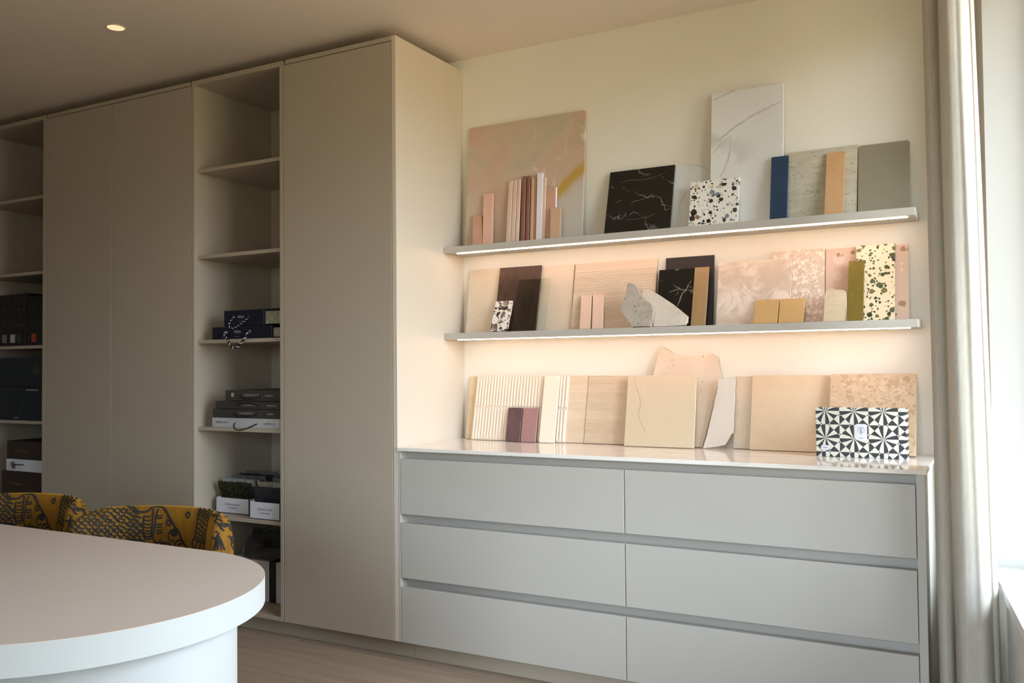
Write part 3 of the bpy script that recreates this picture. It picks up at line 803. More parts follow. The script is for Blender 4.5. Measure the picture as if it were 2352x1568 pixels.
tile('C5', 'glazed_strip', 'long ivory glazed strip before the fluted tile', 'tile strip', 'C', 1237.7, 1271.6, (1251, 863.7), (1286, 863.7), K['ivory'], -.120, 'C2', .010, True, group=G3, vb=(1012, 1013), bev=.001)
tile('C6', 'stone_tile', 'plain pale beige tile right of the fluted tile', 'stone tile', 'C', 1297, 1340.5, (1309.5, 863), (1351.7, 863), K['strie2'], -.075, None, .010, True, group=G3, vb=(1012.7, 1014.7))
tile('C7', 'striated_tile', 'sand coloured tile with fine horizontal ridges on the countertop', 'stone tile', 'C', 1341, 1440, (1352.5, 863), (1449, 863), K['strie2'], -.078, None, .011, True, group=G3, vb=(1014.7, 1018.5), ribs=hribs(.0078), proud=.003)
slab('C9', 'stone_slab', 'large coral limestone slab with a broken top edge', 'stone slab', 'C', [(1519,797),(1528,801),(1545,813),(1575,818),(1612,818),(1635,813),(1646,820),(1650,845),(1655,872),(1645,895),(1630,960),(1613,1028),(1590,1030),(1490,1022),(1500,862),(1508,830)], K['coral'], -.085, -.022, 1.345, .020, 'broken stone slabs', .0015)
tile('C8', 'marble_tile', 'square cream marble tile with a crack-like vein on the countertop', 'marble tile', 'C', 1433, 1593, (1442.6, 866), (1600, 860), K['marfil'], -.135, ['C9', 'C7'], .011, True, group=G3, vb=(1019.8, 1026))
z6 = lambda x, y: (1560+x/3.92, 780+y/3.92)
slab('C10', 'stone_fragment', 'pale white marble offcut with a cut-away corner on the countertop', 'marble offcut', 'C', [z6(*p) for p in [(350,352),(503,345),(495,590),(487,835),(465,850),(440,900),(410,945),(340,960),(215,975),(250,860),(320,560),(345,450)]], K['fragwhite'], -.108, -.078, 1.23, .012, 'broken stone slabs', .0006)
tile('C11', 'limestone_tile', 'narrow grey limestone tile between marble offcut and sand tile', 'stone tile', 'C', 1684, 1735, (1691.4, 864), (1741, 866), K['creamlime'], -.070, None, .012, True, group=G3, vb=(1027, 1028))
tile('C12', 'stone_tile', 'large plain sand limestone tile behind the patterned box', 'stone tile', 'C', 1722, 1905, (1728, 863), (1908, 862), K['sand'], -.098, 'C11', .011, group=G3, vb=(1030, 1036))
tile('C13', 'stone_tile', 'brown fossil stone tile at the right end of the countertop', 'stone tile', 'C', 1904, 2104, (1904.5, 861.6), (2104.6, 861.6), K['brownstone'], -.150, 'C12', .018, group=G3, vb=(1036, 1040))

vein('U18', [([(1633, 322), (1655, 318), (1690, 290), (1735, 262), (1770, 245), (1796, 232)], 3.0), ([(1633, 232), (1655, 222), (1690, 207)], 2.0), ([(1680, 310), (1677, 340), (1671, 368), (1655, 405)], 2.2), ([(1636, 352), (1650, 338), (1676, 312)], 1.6)], M['veingrey'], .0034)
vein('U17', [([(1596, 378), (1612, 382), (1622, 388), (1632, 394)], 1.8), ([(1560, 470), (1570, 452), (1580, 440)], 1.4)], M['veingrey'], .0032)
vein('L11', [([(1588, 644), (1580, 656), (1574, 668), (1566, 676), (1560, 694), (1554, 704)], 1.6), ([(1574, 668), (1560, 664), (1546, 668), (1536, 672)], 1.0), ([(1580, 656), (1590, 660)], 1.0), ([(1560, 668), (1552, 678)], .8)], M['veinwhite'], .0026)
vein('C8', [([(1458, 866), (1460, 886), (1469, 910), (1471, 930), (1466, 948), (1470, 966), (1479, 985), (1483, 995)], 1.0)], M['veinbrown'], .0026)
vein('U16', [([(1448, 468), (1456, 462), (1466, 460), (1490, 452), (1510, 450)], 1.0), ([(1446, 494), (1454, 488), (1466, 490)], 1.3), ([(1518, 462), (1526, 472), (1528, 482), (1540, 478)], 1.2), ([(1412, 466), (1422, 462), (1428, 460)], 1.0), ([(1404, 426), (1408, 432)], 1.2), ([(1420, 420), (1450, 414), (1490, 410), (1530, 396)], .7), ([(1440, 505), (1480, 500), (1510, 490)], .7)], M['veinwhite'], .0018)
# patterned box
N = NT('fan_print', .55)
tc = N.n('ShaderNodeTexCoord'); sp_ = N.n('ShaderNodeSeparateXYZ'); N.link(tc.outputs['Object'], sp_.inputs[0])
PER = .100
def tri(v, off):
    a = N.math('ADD', N.math('DIVIDE', v, PER), off)
    f = N.math('FRACT', a)                                 # 0..1 over a period
    g = N.math('SUBTRACT', f, .5)                          # signed distance from the fan centre
    return N.math('ABSOLUTE', g), N.math('GREATER_THAN', g, 0.0)
ax, px = tri(sp_.outputs[0], 10.72); ay, py = tri(sp_.outputs[2], 9.81)
ang = N.math('ARCTAN2', ay, ax)
bend = N.math('MULTIPLY', N.math('SUBTRACT', N.math('ADD', ax, ay), .4), .25)
sec = N.math('FLOOR', N.math('DIVIDE', N.math('ADD', ang, N.math('MULTIPLY', bend, N.math('SINE', N.math('MULTIPLY', ang, 4)))), math.pi/8))
par = N.math('MODULO', sec, 2)
far = N.math('GREATER_THAN', N.math('ADD', ax, ay), .60)
s = N.math('ADD', N.math('ADD', par, far), N.math('ADD', px, py))
k = N.math('MODULO', s, 2)
N.color(N.mix(k, c(46, 46, 50), c(222, 220, 208)))
M['fan'] = N.m
bxl = aty(1875, 1044, -.235).x; bxr = aty(2084.7, 1051, -.235).x; bzt = (aty(1874, 938, -.235).z+aty(2084.7, 936, -.235).z)/2
r = thing('patterned_box', 'black and white fan-patterned box with a white label on the countertop', 'box', ((bxl+bxr)/2, -.2, ZCT+.0004))
mb = MB(); mb.box(bxl, bxr, -.235, -.176, ZCT+.0004, bzt, .0012)
mb.out('box_body', M['fan'], r, ((bxl+bxr)/2, -.2, ZCT+.0004))
def sticker(u0, v0, u1, v1, nm):
    a = aty(u0, v0, -.236); b = aty(u1, v1, -.236); ch = (b.x-a.x)*.14
    z0_, z1_ = min(a.z, b.z), max(a.z, b.z)
    loop = [(a.x+ch, z0_), (b.x-ch, z0_), (b.x, z0_+ch), (b.x, z1_-ch), (b.x-ch, z1_), (a.x+ch, z1_), (a.x, z1_-ch), (a.x, z0_+ch)]
    s_ = MB().prism([(x, -.2358, z) for x, z in loop], [(x, -.2351, z) for x, z in loop]).out(nm, M['tray'], r, ((a.x+b.x)/2, -.2355, z0_))
    return s_, a, b
s_, a, b = sticker(1963.5, 973, 1992, 1011, 'label')
xm = (a.x+b.x)/2; zt = max(a.z, b.z); hh = abs(a.z-b.z); ww = b.x-a.x
mk = MB()
for zz, w_ in ((zt-hh*.20, .22), (zt-hh*.28, .33)): mk.box(xm-ww*w_, xm+ww*w_, -.2362, -.2359, zz-.0005, zz+.0005)
mk.box(xm-.0006, xm+.0006, -.2362, -.2359, zt-hh*.68, zt-hh*.30)
arc = [(xm+ww*.3*math.cos(math.pi+math.pi*i/16), -.2360, zt-hh*.34+ww*.3*math.sin(math.pi+math.pi*i/16)) for i in range(17)]
mk.tube(arc, .0004, 4)
for sx in (-1, 1): mk.tube([(xm+sx*ww*.12, -.2360, zt-hh*.31), (xm, -.2360, zt-hh*.55)], .0004, 4)
mk.box(xm-ww*.16, xm+ww*.16, -.2362, -.2359, zt-hh*.88, zt-hh*.855)
mk.out('emblem', M['greyink'], s_, (xm, -.236, zt-hh))
s_, a, b = sticker(1885.5, 1021.5, 1905.5, 1033.5, 'label')
box('print_line', M['greyink'], (a.x+b.x)/2-.008, (a.x+b.x)/2+.008, -.2362, -.2359, (a.z+b.z)/2-.0008, (a.z+b.z)/2+.0008, s_)

# ================================================================== MIDDLE SHELVING UNIT CONTENTS
def yfit(u, v, y): return aty(u, v, y)
FY = -D+.034        # front of things on the shelves
def rope(pts, r, parent, name='rope_handle', twist=True):
    P = catmull(pts, 10)
    mb = MB().tube(P, r, 8)
    o = mb.out(name, M['rope_b'], parent, P[0], True)
    if twist:
        # white strand wound around the dark cord
        H = []
        L = 0
        for i in range(len(P)-1):
            for k in range(4):
                f = k/4; p = P[i].lerp(P[i+1], f); t = (P[i+1]-P[i]).normalized()
                a = t.cross(Vector((0, 1, 0))).normalized(); b = t.cross(a)
                ph = (L+(P[i+1]-P[i]).length*f)/(r*5.2)*2*math.pi
                H.append(p+r*.62*(math.cos(ph)*a+math.sin(ph)*b))
            L += (P[i+1]-P[i]).length
        MB().tube(H, r*.60, 6).out('rope_strand', M['rope_w'], o, P[0], True)
    return o
def pbox(name, label, cat, mat, u0, u1, z0, z1, y=FY, depth=.30, group=None, umid=None, xlim=None, bev=.0015, vref=None):
    v = vref or 800
    a = aty(u0, v, y).x; b = aty(u1, v, y).x
    if xlim: b = min(b, xlim)
    r = thing(name, label, cat, ((a+b)/2, y+depth/2, z0+.0003), group)
    o = box('body', mat, a, b, y, y+depth, z0+.0003, z1, r, bev)
    return r, a, b
xin = XC1-.020-.004
# navy boxes with rope handles
z0 = SHZ[2]
zb1 = aty(520, 750.5, FY).z; zb2 = aty(540, 712.5, FY).z
r1, a, b = pbox('sample_box', 'wider navy sample box with long striped rope handle hanging down', 'box', M['navy'], 487.5, 624, z0, zb1, group='navy sample boxes', vref=760)
def sig(par, uc, vc, y, s, txt, sub=None, mat=M['silver'], sp=1.0):
    p = aty(uc, vc, y-.0006); text(txt, s, p, mat, par, spacing=sp)
    if sub: q = aty(uc, vc+s*520, y-.0006); box('print_line', mat, q.x-s*.8, q.x+s*.8, y-.0008, y-.0001, q.z-.0006, q.z+.0006, par)
sig(r1, 545, 762, FY, .020, 'MISIA', True)
E1 = aty(518.6, 763, FY-.004); E2 = aty(572.5, 761.5, FY-.004)
for e in (E1, E2):
    MB().tube([e+Vector((.0065*math.cos(t*math.pi/8), .0025, .0065*math.sin(t*math.pi/8))) for t in range(17)], .0018, 6, False).out('eyelet', M['metal'], r1, e, True)
fy = FY-.045
rope([E1+Vector((0, .003, 0)), E1+Vector((0, -.012, -.010)), aty(521, 778, FY-.030), aty(527, 790, fy), aty(536, 799, fy), aty(545, 796.5, fy), aty(557, 783, fy+.004), aty(566, 770, FY-.025), E2+Vector((-.002, -.010, -.004)), E2+Vector((0, .003, 0))], .0052, r1)
b1 = aty(624, 770, FY).x
box('pages', M['paper'], b1+.0005, xin, FY+.012, FY+.28, z0+.006, zb1-.012, r1)
r2, a, b = pbox('sample_box', 'smaller navy sample box with short rope handle, stacked on top', 'box', M['navy'], 514.5, 606, zb1+.001, zb2, group='navy sample boxes', vref=730)
box('body', M['navy'], b, xin, FY+.002, FY+.30, zb2-.006, zb2, r2)
box('pages', M['paper'], b+.0005, xin, FY+.012, FY+.28, zb1+.008, zb2-.010, r2)
sig(r2, 553, 728, FY, .018, 'MISIA', True)
rope([aty(538, 728, FY+.001), aty(534, 731, FY-.006), aty(527, 741, FY-.008), aty(527, 750, FY-.009), aty(534, 753.5, FY-.010), aty(545, 749, FY-.009), aty(560, 737.5, FY-.008), aty(570, 729, FY-.006), aty(573, 728, FY+.001)], .0038, r2)
# wallcovering books
z0 = SHZ[3]
zz = [z0] + [aty(500, v, FY).z for v in (958.5, 938.5, 920.5, 895.5)]
books = [('pale grey sample book at the bottom of the stack, thin grey cord handle', 'palegrey', 487, 641.5), ('charcoal sample book resting on the pale grey one', 'charcoal', 488.5, 641.5),
         ('charcoal sample book second from the top of the stack', 'charcoal', 495, 641.5), ('narrower charcoal sample book on top of the stack', 'charcoal', 518, 641.5)]
tt = [('EMINESCENCE', 'CAMENGO'), ('CASAMANCE', 'BELLEZA'), ('CASAMANCE', 'EMINESCENCE'), ('CASAMANCE', 'MANIFESTO')]
for i, (lb, m, u0, u1) in enumerate(books):
    rb, a, b = pbox('sample_book', lb, 'book', M[m], u0, u1, zz[i]+.0006*i, zz[i+1]-.0004, group='sample books in the open shelves', vref=940, depth=.36, xlim=xin)
    vm = [973, 949.5, 930.5, 907.5][i]
    if i == 0:
        sig(rb, 510, 969.5, FY, .0135, tt[0][0], None, M['greyink']); sig(rb, 618, 974, FY, .0145, tt[0][1], None, M['greyink'])
        c0, c1 = aty(540, 970.5, FY), aty(590, 973.5, FY)
        rope([c0+Vector((0, .002, 0)), aty(537, 977, FY-.010), aty(539, 984, FY-.020), aty(549, 987.5, FY-.022), aty(568, 983, FY-.016), aty(585, 975.5, FY-.008), c1+Vector((0, .002, 0))], .0028, rb, 'cord_handle', False)
    else:
        uc = [0, 566, 573, 577][i]
        p = sig(rb, uc, vm, FY, .0155, tt[i][0], None, M['silver'], 1.15)
        sig(rb, [0, 621, 624, 618][i], vm+1.5, FY, .0105, tt[i][1])
        c0 = aty([0, 537, 543, 552][i], vm-1, FY); c1 = aty([0, 593, 596, 600][i], vm+1.5, FY)
        mid = c0.lerp(c1, .45)+Vector((0, -.022, [-0, -.010, .010, -.014][i]))
        rope([c0+Vector((0, .002, 0)), c0.lerp(mid, .5)+Vector((0, -.010, [0, -.007, .004, -.006][i])), mid, c1.lerp(mid, .5)+Vector((0, -.010, [0, -.004, .006, -.006][i])), c1+Vector((0, .002, 0))], .0036, rb, 'cord_handle', False)
        for e in (c1+Vector((.004, 0, 0)),):
            MB().tube([e+Vector((.003*math.cos(t*math.pi/5), -.0008, .003*math.sin(t*math.pi/5))) for t in range(11)], .0009, 5, False).out('eyelet', M['metal'], rb, e, True)
        if i == 3:
            e = aty(534, 906.5, FY-.0006)
            box('emblem', M['silver'], e.x-.008, e.x+.008, FY-.0008, FY-.0001, e.z-.010, e.z+.010, rb)

# white trays of textile samples
z0 = SHZ[4]
N = NT('shaggy_green_black', .95); N.color(N.ramp(N.noise(N.coord(), 90, 4), [(.4, c(22, 24, 14)), (.75, c(84, 84, 50))])); M['shag'] = N.m
M['darkvelvet'] = plain('dark_velvet', c(38, 40, 44), .9, .35, 30)
M['silverpile'] = plain('silver_pile', c(168, 168, 164), .9, .4, 90)
M['greywool'] = plain('grey_wool', c(104, 104, 102), .95, .35, 70)
M['beigewool'] = plain('beige_wool', c(164, 156, 138), .95, .3, 70)
M['blackwool'] = plain('black_wool', c(44, 42, 40), .95, .35, 70)
def tray(label, u0, u1, y, depth, vb, vt, mats, fuzz, tag_):
    xa = aty(u0, vb, y).x; xb = aty(u1, vb, y).x
    if xb > xin: xb = xin
    zt = z0 + abs(aty(u0, vt, y).z - aty(u0, vb, y).z)
    r = thing('sample_tray', label, 'tray', ((xa+xb)/2, y+depth/2, z0+.0004), 'white sample trays')
    w = .003
    mb = MB(); zl = z0+.0004
    mb.box(xa, xb, y, y+depth, zl, zl+w); mb.box(xa, xb, y, y+w, zl, zt); mb.box(xa, xb, y+depth-w, y+depth, zl, zt)
    mb.box(xa, xa+w, y, y+depth, zl, zt); mb.box(xb-w, xb, y, y+depth, zl, zt)
    mb.out('tray_body', M['tray'], r, ((xa+xb)/2, y, zl))
    xm = (xa+xb)/2
    text('TEXTILES & MORE', .0118, Vector((xm, y-.0006, z0+(zt-z0)*.58)), M['greyink'], r, spacing=1.05)
    text('Carpet Samples', .0095, Vector((xm, y-.0006, z0+(zt-z0)*.38)), M['greyink'], r)
    n = len(mats)
    for i, (m, hgt, lb) in enumerate(mats):
        yb = y+.050+i*(depth-.06)/n; lean = .055 if i else .045
        xa2, xb2 = xa+.006+random.uniform(0, .003), xb-.006-random.uniform(0, .003)
        h_ = hgt; t = .010
        nrm = Vector((0, -h_, -lean)).normalized()
        P = lambda x, s, dn: Vector((x, yb-lean*s, zl+w+.001+h_*s)) - Vector((0, -1, 0))*dn
        mb = MB()
        nx, nz = (14, 10) if i == 0 else (8, 5)
        rows = []
        for j in range(nz+1):
            row_ = []
            for k2 in range(nx+1):
                p = P(xa2+(xb2-xa2)*k2/nx, j/nz, 0)
                p.y += random.uniform(-1, 1)*fuzz*(i == 0); p.x += random.uniform(-1, 1)*fuzz*.6*(i == 0); p.z += random.uniform(-1, 1)*fuzz*.5*(i == 0 and j > 0)+random.uniform(-.0015, .0015)*(j == nz)
                row_.append(p)
            rows.append(row_)
        V = [[mb.bm.verts.new(p) for p in r_] for r_ in rows]
        W = [[mb.bm.verts.new(p+Vector((0, t, 0))) for p in r_] for r_ in rows]
        for j in range(nz):
            for k2 in range(nx):
                mb.bm.faces.new((V[j][k2], V[j][k2+1], V[j+1][k2+1], V[j+1][k2])); mb.bm.faces.new((W[j][k2], W[j+1][k2], W[j+1][k2+1], W[j][k2+1]))
        for j in range(nz):
            mb.bm.faces.new((V[j][0], V[j+1][0], W[j+1][0], W[j][0])); mb.bm.faces.new((V[j][nx], W[j][nx], W[j+1][nx], V[j+1][nx]))
        for k2 in range(nx):
            mb.bm.faces.new((V[nz][k2], V[nz][k2+1], W[nz][k2+1], W[nz][k2])); mb.bm.faces.new((V[0][k2], W[0][k2], W[0][k2+1], V[0][k2+1]))
        if i == 0 and fuzz > .002:
            # tufts of pile standing off the front face
            for q in range(900):
                s_ = random.uniform(.50, 1.0); x = random.uniform(xa2, xb2)
                p = P(x, s_, 0); e = p+Vector((random.uniform(-.006, .006), -random.uniform(.004, .014), random.uniform(-.008, .006)))
                d2 = Vector((random.uniform(-1, 1), 0, random.uniform(-1, 1))).normalized()*.0016
                mb.bm.faces.new([mb.bm.verts.new(v_) for v_ in (p-d2, p+d2, e)])
        o = mb.out('textile_sample', M[m], None, ((xa2+xb2)/2, yb, zl+w), i == 0 and fuzz < .002, False)
        prop(o, lb, 'textile sample', 'textile samples in the '+tag_+' tray')
    return r
tray('left white tray with shaggy dark green carpet sample in front', 496, 572, -.452, .30, 1182, 1147, [
    ('shag', .152, 'shaggy dark green carpet sample at the front of the left tray'), ('silverpile', .165, 'silver pile sample right behind the shaggy green one'),
    ('silverpile', .160, 'second silver pile sample in the left tray'), ('greywool', .172, 'grey wool sample in the middle of the left tray'),
    ('blackwool', .176, 'black wool sample towards the back of the left tray'), ('greywool', .184, 'rearmost grey wool sample of the left tray')], .004, 'left')
tray('right white tray with dark velvet sample in front', 573.5, 643, -.515, .36, 1188, 1149, [
    ('darkvelvet', .150, 'dark velvet sample at the front of the right tray'), ('beigewool', .166, 'beige wool sample right behind the dark velvet one'),
    ('beigewool', .162, 'second beige wool sample in the right tray'), ('greywool', .174, 'grey wool sample in the middle of the right tray'),
    ('blackwool', .180, 'black wool sample towards the back of the right tray'), ('beigewool', .188, 'rearmost beige wool sample of the right tray')], .0008, 'right')

# white carton with dark strap under a clear bag
z0 = ZB+PT
p0 = atz(580, 1368, z0+.0004); 
r = thing('carton', 'white carton with a dark vertical band at the bottom of the open shelves', 'box', (-.93, -.25, z0))
cx_, cy_ = -.955, -.235
ang = math.radians(-1)
mb = MB(); mb.box(-.22, .22, -.14, .14, 0, .20, .002)
o = mb.out('body', M['tray'], r, None); o.location = Vector((cx_, cy_, z0+.0005))-Vector(r['_w'])
mb = MB(); mb.box(.04, .085, -.1412, -.1402, 0.001, .199); mb.box(.04, .085, -.1412, .141, .2002, .2012)
o = mb.out('band', M['dark'], r, None); o.location = Vector((cx_, cy_, z0+.0005))-Vector(r['_w'])
# crumpled bag on the carton
mb = MB(); rows = []
for j in range(9):
    row_ = []
    for k in range(25):
        a = k/24*2*math.pi; f = j/8
        rx, ry = .205*(1-.35*f**2), .125*(1-.4*f**2)
        x = rx*math.copysign(abs(math.cos(a))**.55, math.cos(a)); y_ = ry*math.copysign(abs(math.sin(a))**.55, math.sin(a))
        j_ = .010*math.sin(a*7+j*1.7)+.007*math.sin(a*13-j)
        row_.append((cx_+x+j_*math.cos(a)*(f > 0), cy_+y_+j_*math.sin(a)*(f > 0), z0+.2035+f*.135+(.010*math.sin(a*5+j) if j else 0)))
    rows.append(row_)
mb.grid(rows)
top = [mb.bm.verts.new((cx_+.02*math.cos(a), cy_+.02*math.sin(a), z0+.335)) for a in [k/8*2*math.pi for k in range(8)]]
mb.bm.faces.new(top)
prop(mb.out('plastic_bag', M['film'], None, (cx_, cy_, z0+.2035), True), 'crumpled clear plastic bag lying on the white carton', 'bag')

# ================================================================== LEFT SHELVING UNIT CONTENTS
XA = XA1-.026-.004
z0 = SHZ[2]
spines = [(-34, -1, 676, 'black spine book at the frame edge with a yellowish patch', c(150, 140, 80)), (0, 21, 675.5, 'black spine book with a grey patterned patch', c(120, 118, 112)),
          (22, 37, 675, 'black spine book with a pale checked patch', c(176, 174, 168)), (38, 47, 674.5, 'thin black spine book with a faint dark patch', c(60, 60, 54)),
          (48, 59, 674, 'plain black spine book beside the wider red-patched one', None), (61, 95.5, 683, 'wide black spine book with an orange-red patch', c(160, 66, 34))]
for u0, u1, vt, lb, pc_ in spines:
    zt = aty(40, vt, FY).z
    rb, a, b = pbox('sample_book', lb, 'book', M['blackbook'], u0, u1, z0, zt, group='black sample books in the left shelves', vref=730, depth=.30, xlim=XA)
    if pc_:
        xm = (a+b)/2; hw = min(.022, (b-a)*.36)
        nm = 'patch'
        box(nm, plain('spine_patch_'+lb.split()[-2], pc_, .7, .25, 120), xm-hw, xm+hw, FY-.0008, FY-.0001, z0+.020, z0+.068, rb)
    for q in range(2):
        zz_ = z0+.12+q*.09
        box('spine_mark', M['greyink'], (a+b)/2-.006, (a+b)/2+.006, FY-.0006, FY-.0001, zz_, zz_+.004, rb)
z0 = SHZ[3]
zm = aty(50, 888, FY).z; zt = aty(50, 821, FY).z
ra, a, b = pbox('archive_box', 'dark petrol box with a small handle slot, lower left of the blue boxes', 'box', M['petrol'], -30, 49, z0, zm, group='dark petrol boxes', vref=920, depth=.32)
box('finger_slot', M['dark'], b-.075, b-.045, FY-.0010, FY-.0001, z0+.055, z0+.115, ra)
box('print_line', M['silver'], b-.070, b-.030, FY-.0010, FY-.0001, z0+.012, z0+.017, ra)
rb, a, b = pbox('archive_box', 'dark petrol box with a thin silver line, lower right of the blue boxes', 'box', M['petrol'], 50, 95.5, z0, zm, group='dark petrol boxes', vref=920, depth=.32, xlim=XA)
box('print_line', M['silver'], a+.04, b-.03, FY-.0010, FY-.0001, zm-.022, zm-.016, rb)
rc, a, b = pbox('archive_box', 'long dark petrol box with a grey square label, lying on two others', 'box', M['petrol'], -28, 95.5, zm+.0012, zt, group='dark petrol boxes', vref=850, depth=.32, xlim=XA)
box('label', M['charcoal'], b-.080, b-.018, FY-.0010, FY-.0001, zm+.07, zm+.125, rc)
z0 = SHZ[4]
zs_ = [z0, aty(50, 1083, FY).z, aty(50, 1055, FY).z, aty(50, 1013, FY).z]
zs_[1] = max(zs_[1], z0+.05)
for i, (lb, m, u0) in enumerate((('dark brown box with copper print at the bottom of its stack', 'brown', 4), ('white box with brown ribbon between two dark brown boxes', 'tray', 14), ('dark brown box with copper script on top of the stack', 'brown', 16))):
    rb, a, b = pbox('gift_box', lb, 'box', M[m], u0, 95.5, zs_[i]+.0008*i, zs_[i+1], group='boxes stacked behind the left chair', vref=1060, depth=.30, xlim=XA)
    zc_ = (zs_[i]+zs_[i+1])/2
    if i == 1:
        rope([(a+.06, FY-.002, zc_-.002), (a+.10, FY-.006, zc_+.004), (a+.17, FY-.003, zc_+.006)], .003, rb, 'ribbon', False).data.materials[0] = M['brown']
        rope([(a+.075, FY-.004, zc_-.020), (a+.060, FY-.004, zc_+.012), (a+.085, FY-.005, zc_+.014), (a+.090, FY-.004, zc_-.020)], .003, rb, 'ribbon', False).data.materials[0] = M['brown']
    else:
        rope([(a+.07+.011*k, FY-.0008, zc_+.004*math.sin(k*2.1)-.0006*k) for k in range(13)], .0014, rb, 'script_print', False).data.materials[0] = M['goldink']

# ================================================================== TABLE
TZ, TT = .75, .062
def stadium(inset=0, n=110):
    a, b = .462-inset, .445-inset; xc, yc = .358, -2.365; x2 = -1.75
    L_ = []
    for k in range(n+1):
        t = math.pi/2 - math.pi*k/n
        L_.append((xc+a*math.copysign(abs(math.cos(t))**.97, math.cos(t)), yc+b*math.sin(t)))
    for k in range(n+1):
        t = -math.pi/2 - math.pi*k/n
        L_.append((x2+a*math.cos(t), yc+b*math.sin(t)))
    return L_
r = thing('table', 'oval-ended table with taupe top, white edge and white drum pedestals', 'table', (-.7, -2.365, 0))
lp = stadium()
o = MB().prism([(x, y_, TZ-.0012) for x, y_ in lp], [(x, y_, TZ-TT) for x, y_ in lp]).out('edge_band', M['tableedge'], r, (-.7, -2.365, TZ-TT))
lp2 = stadium(.0006)
MB().prism([(x, y_, TZ) for x, y_ in lp2], [(x, y_, TZ-.0011) for x, y_ in lp2]).out('table_top', M['tabletop'], r, (-.7, -2.365, TZ))
for px_ in (.52, -1.9):
    MB().lathe([(.0, .001), (.268, .001), (.270, .004), (.270, TZ-TT-.0005), (0, TZ-TT-.0005)], px_, -2.355, 200).out('pedestal', M['tableedge'], r, (px_, -2.355, 0), False)

# ================================================================== CHAIRS
N = NT('mustard_velvet', .75, .2)
f = N.noise(N.coord((1, 1, .35)), 14, 4, .6)
N.color(N.ramp(f, [(.28, c(86, 56, 12)), (.55, c(126, 86, 20)), (.78, c(158, 116, 38))]))
N.b.inputs['Sheen Weight'].default_value = .5; N.b.inputs['Sheen Roughness'].default_value = .4; N.b.inputs['Sheen Tint'].default_value = c(230, 180, 80)
M['velvet'] = N.m
M['thread'] = plain('black_chenille_thread', c(30, 28, 26), .95, .2, 60)
M['shell'] = plain('pale_grey_upholstery', c(150, 147, 148), .9, .05, 30)
CX, CY = -.077, -1.807
A_, B_ = .310, .250
def backrest(mb, t_in=.075):
    # profile swept round the half ellipse; profile: outer foot -> outer top -> inner foot
    prof = [(0, .44), (.002, .60), (0, .72), (-.008, .765), (-.022, .788), (-.040, .797), (-.056, .788), (-.067, .765), (-.073, .70), (-.080, .60), (-.085, .46)]
    NT_ = 48; rows = []
    for k in range(NT_+1):
        th = math.radians(22+172*k/NT_)
        e = min(k, NT_-k)/4.0; e = min(1, e); rnd_ = math.sqrt(max(0, 1-(1-e)**2))
        nx, ny = math.cos(th)/A_, math.sin(th)/B_; n_ = Vector((nx, ny, 0)).normalized()
        p = Vector((CX+A_*math.cos(th), CY+B_*math.sin(th), 0))
        end = 1-max(0, math.sin(th)+.05)
        drop = .020*max(0, (end-.55)/.5)**2
        row_ = []
        for d_, z in prof:
            dd = -.0425+(d_+.0425)*(.25+.75*rnd_)
            zz_ = z - drop*(z-.44)/.36 - (1-rnd_)*.035*((z-.44)/.36)
            row_.append(p+n_*dd+Vector((0, 0, zz_)))
        rows.append(row_)
    mb.grid(rows)
    for rr in (rows[0], rows[-1]):
        mb.bm.faces.new([mb.bm.verts.new(q) for q in rr])
    return mb
ch = thing('barrel_chair', 'mustard velvet barrel chair with black embroidery, nearer the cabinet with white trays', 'chair', (CX, CY, 0), 'barrel chairs at the table')
bm_ = backrest(MB())
bmesh.ops.remove_doubles(bm_.bm, verts=bm_.bm.verts, dist=.0001)
bmesh.ops.recalc_face_normals(bm_.bm, faces=bm_.bm.faces)
bvh = BVHTree.FromBMesh(bm_.bm)
bm_.out('backrest', M['velvet'], ch, (CX, CY, .44), True)
# outer shell and seat, legs
rows = []
for k in range(41):
    th = math.radians(26+164*k/40); n_ = Vector((math.cos(th)/A_, math.sin(th)/B_, 0)).normalized(); p = Vector((CX+A_*math.cos(th), CY+B_*math.sin(th), 0))
    rows.append([p+n_*d_+Vector((0, 0, z)) for d_, z in ((.000, .66), (.003, .65), (.006, .58), (.002, .45), (-.02, .34), (-.06, .32))])
MB().grid(rows).out('outer_shell', M['shell'], ch, (CX, CY, .32), True)
mb = MB(); lo = []
for k in range(48):
    a = k/48*2*math.pi; lo.append((CX+.225*math.copysign(abs(math.cos(a))**.7, math.cos(a)), CY-.02+(.155 if math.sin(a) > 0 else .25)*math.copysign(abs(math.sin(a))**.7, math.sin(a))))
mb.prism([(x, y_, .48) for x, y_ in lo], [(x, y_, .34) for x, y_ in lo], .02).out('seat', M['velvet'], ch, (CX, CY, .34), True)
for sx in (-1, 1):
    for sy in (-1, 1):
        MB().tube([(CX+sx*.16, CY-.02+sy*.14, .345), (CX+sx*.19, CY-.02+sy*.17, .001)], [.018, .011], 12).out('leg', M['dark'], ch, (CX+sx*.19, CY-.02+sy*.17, 0), True)
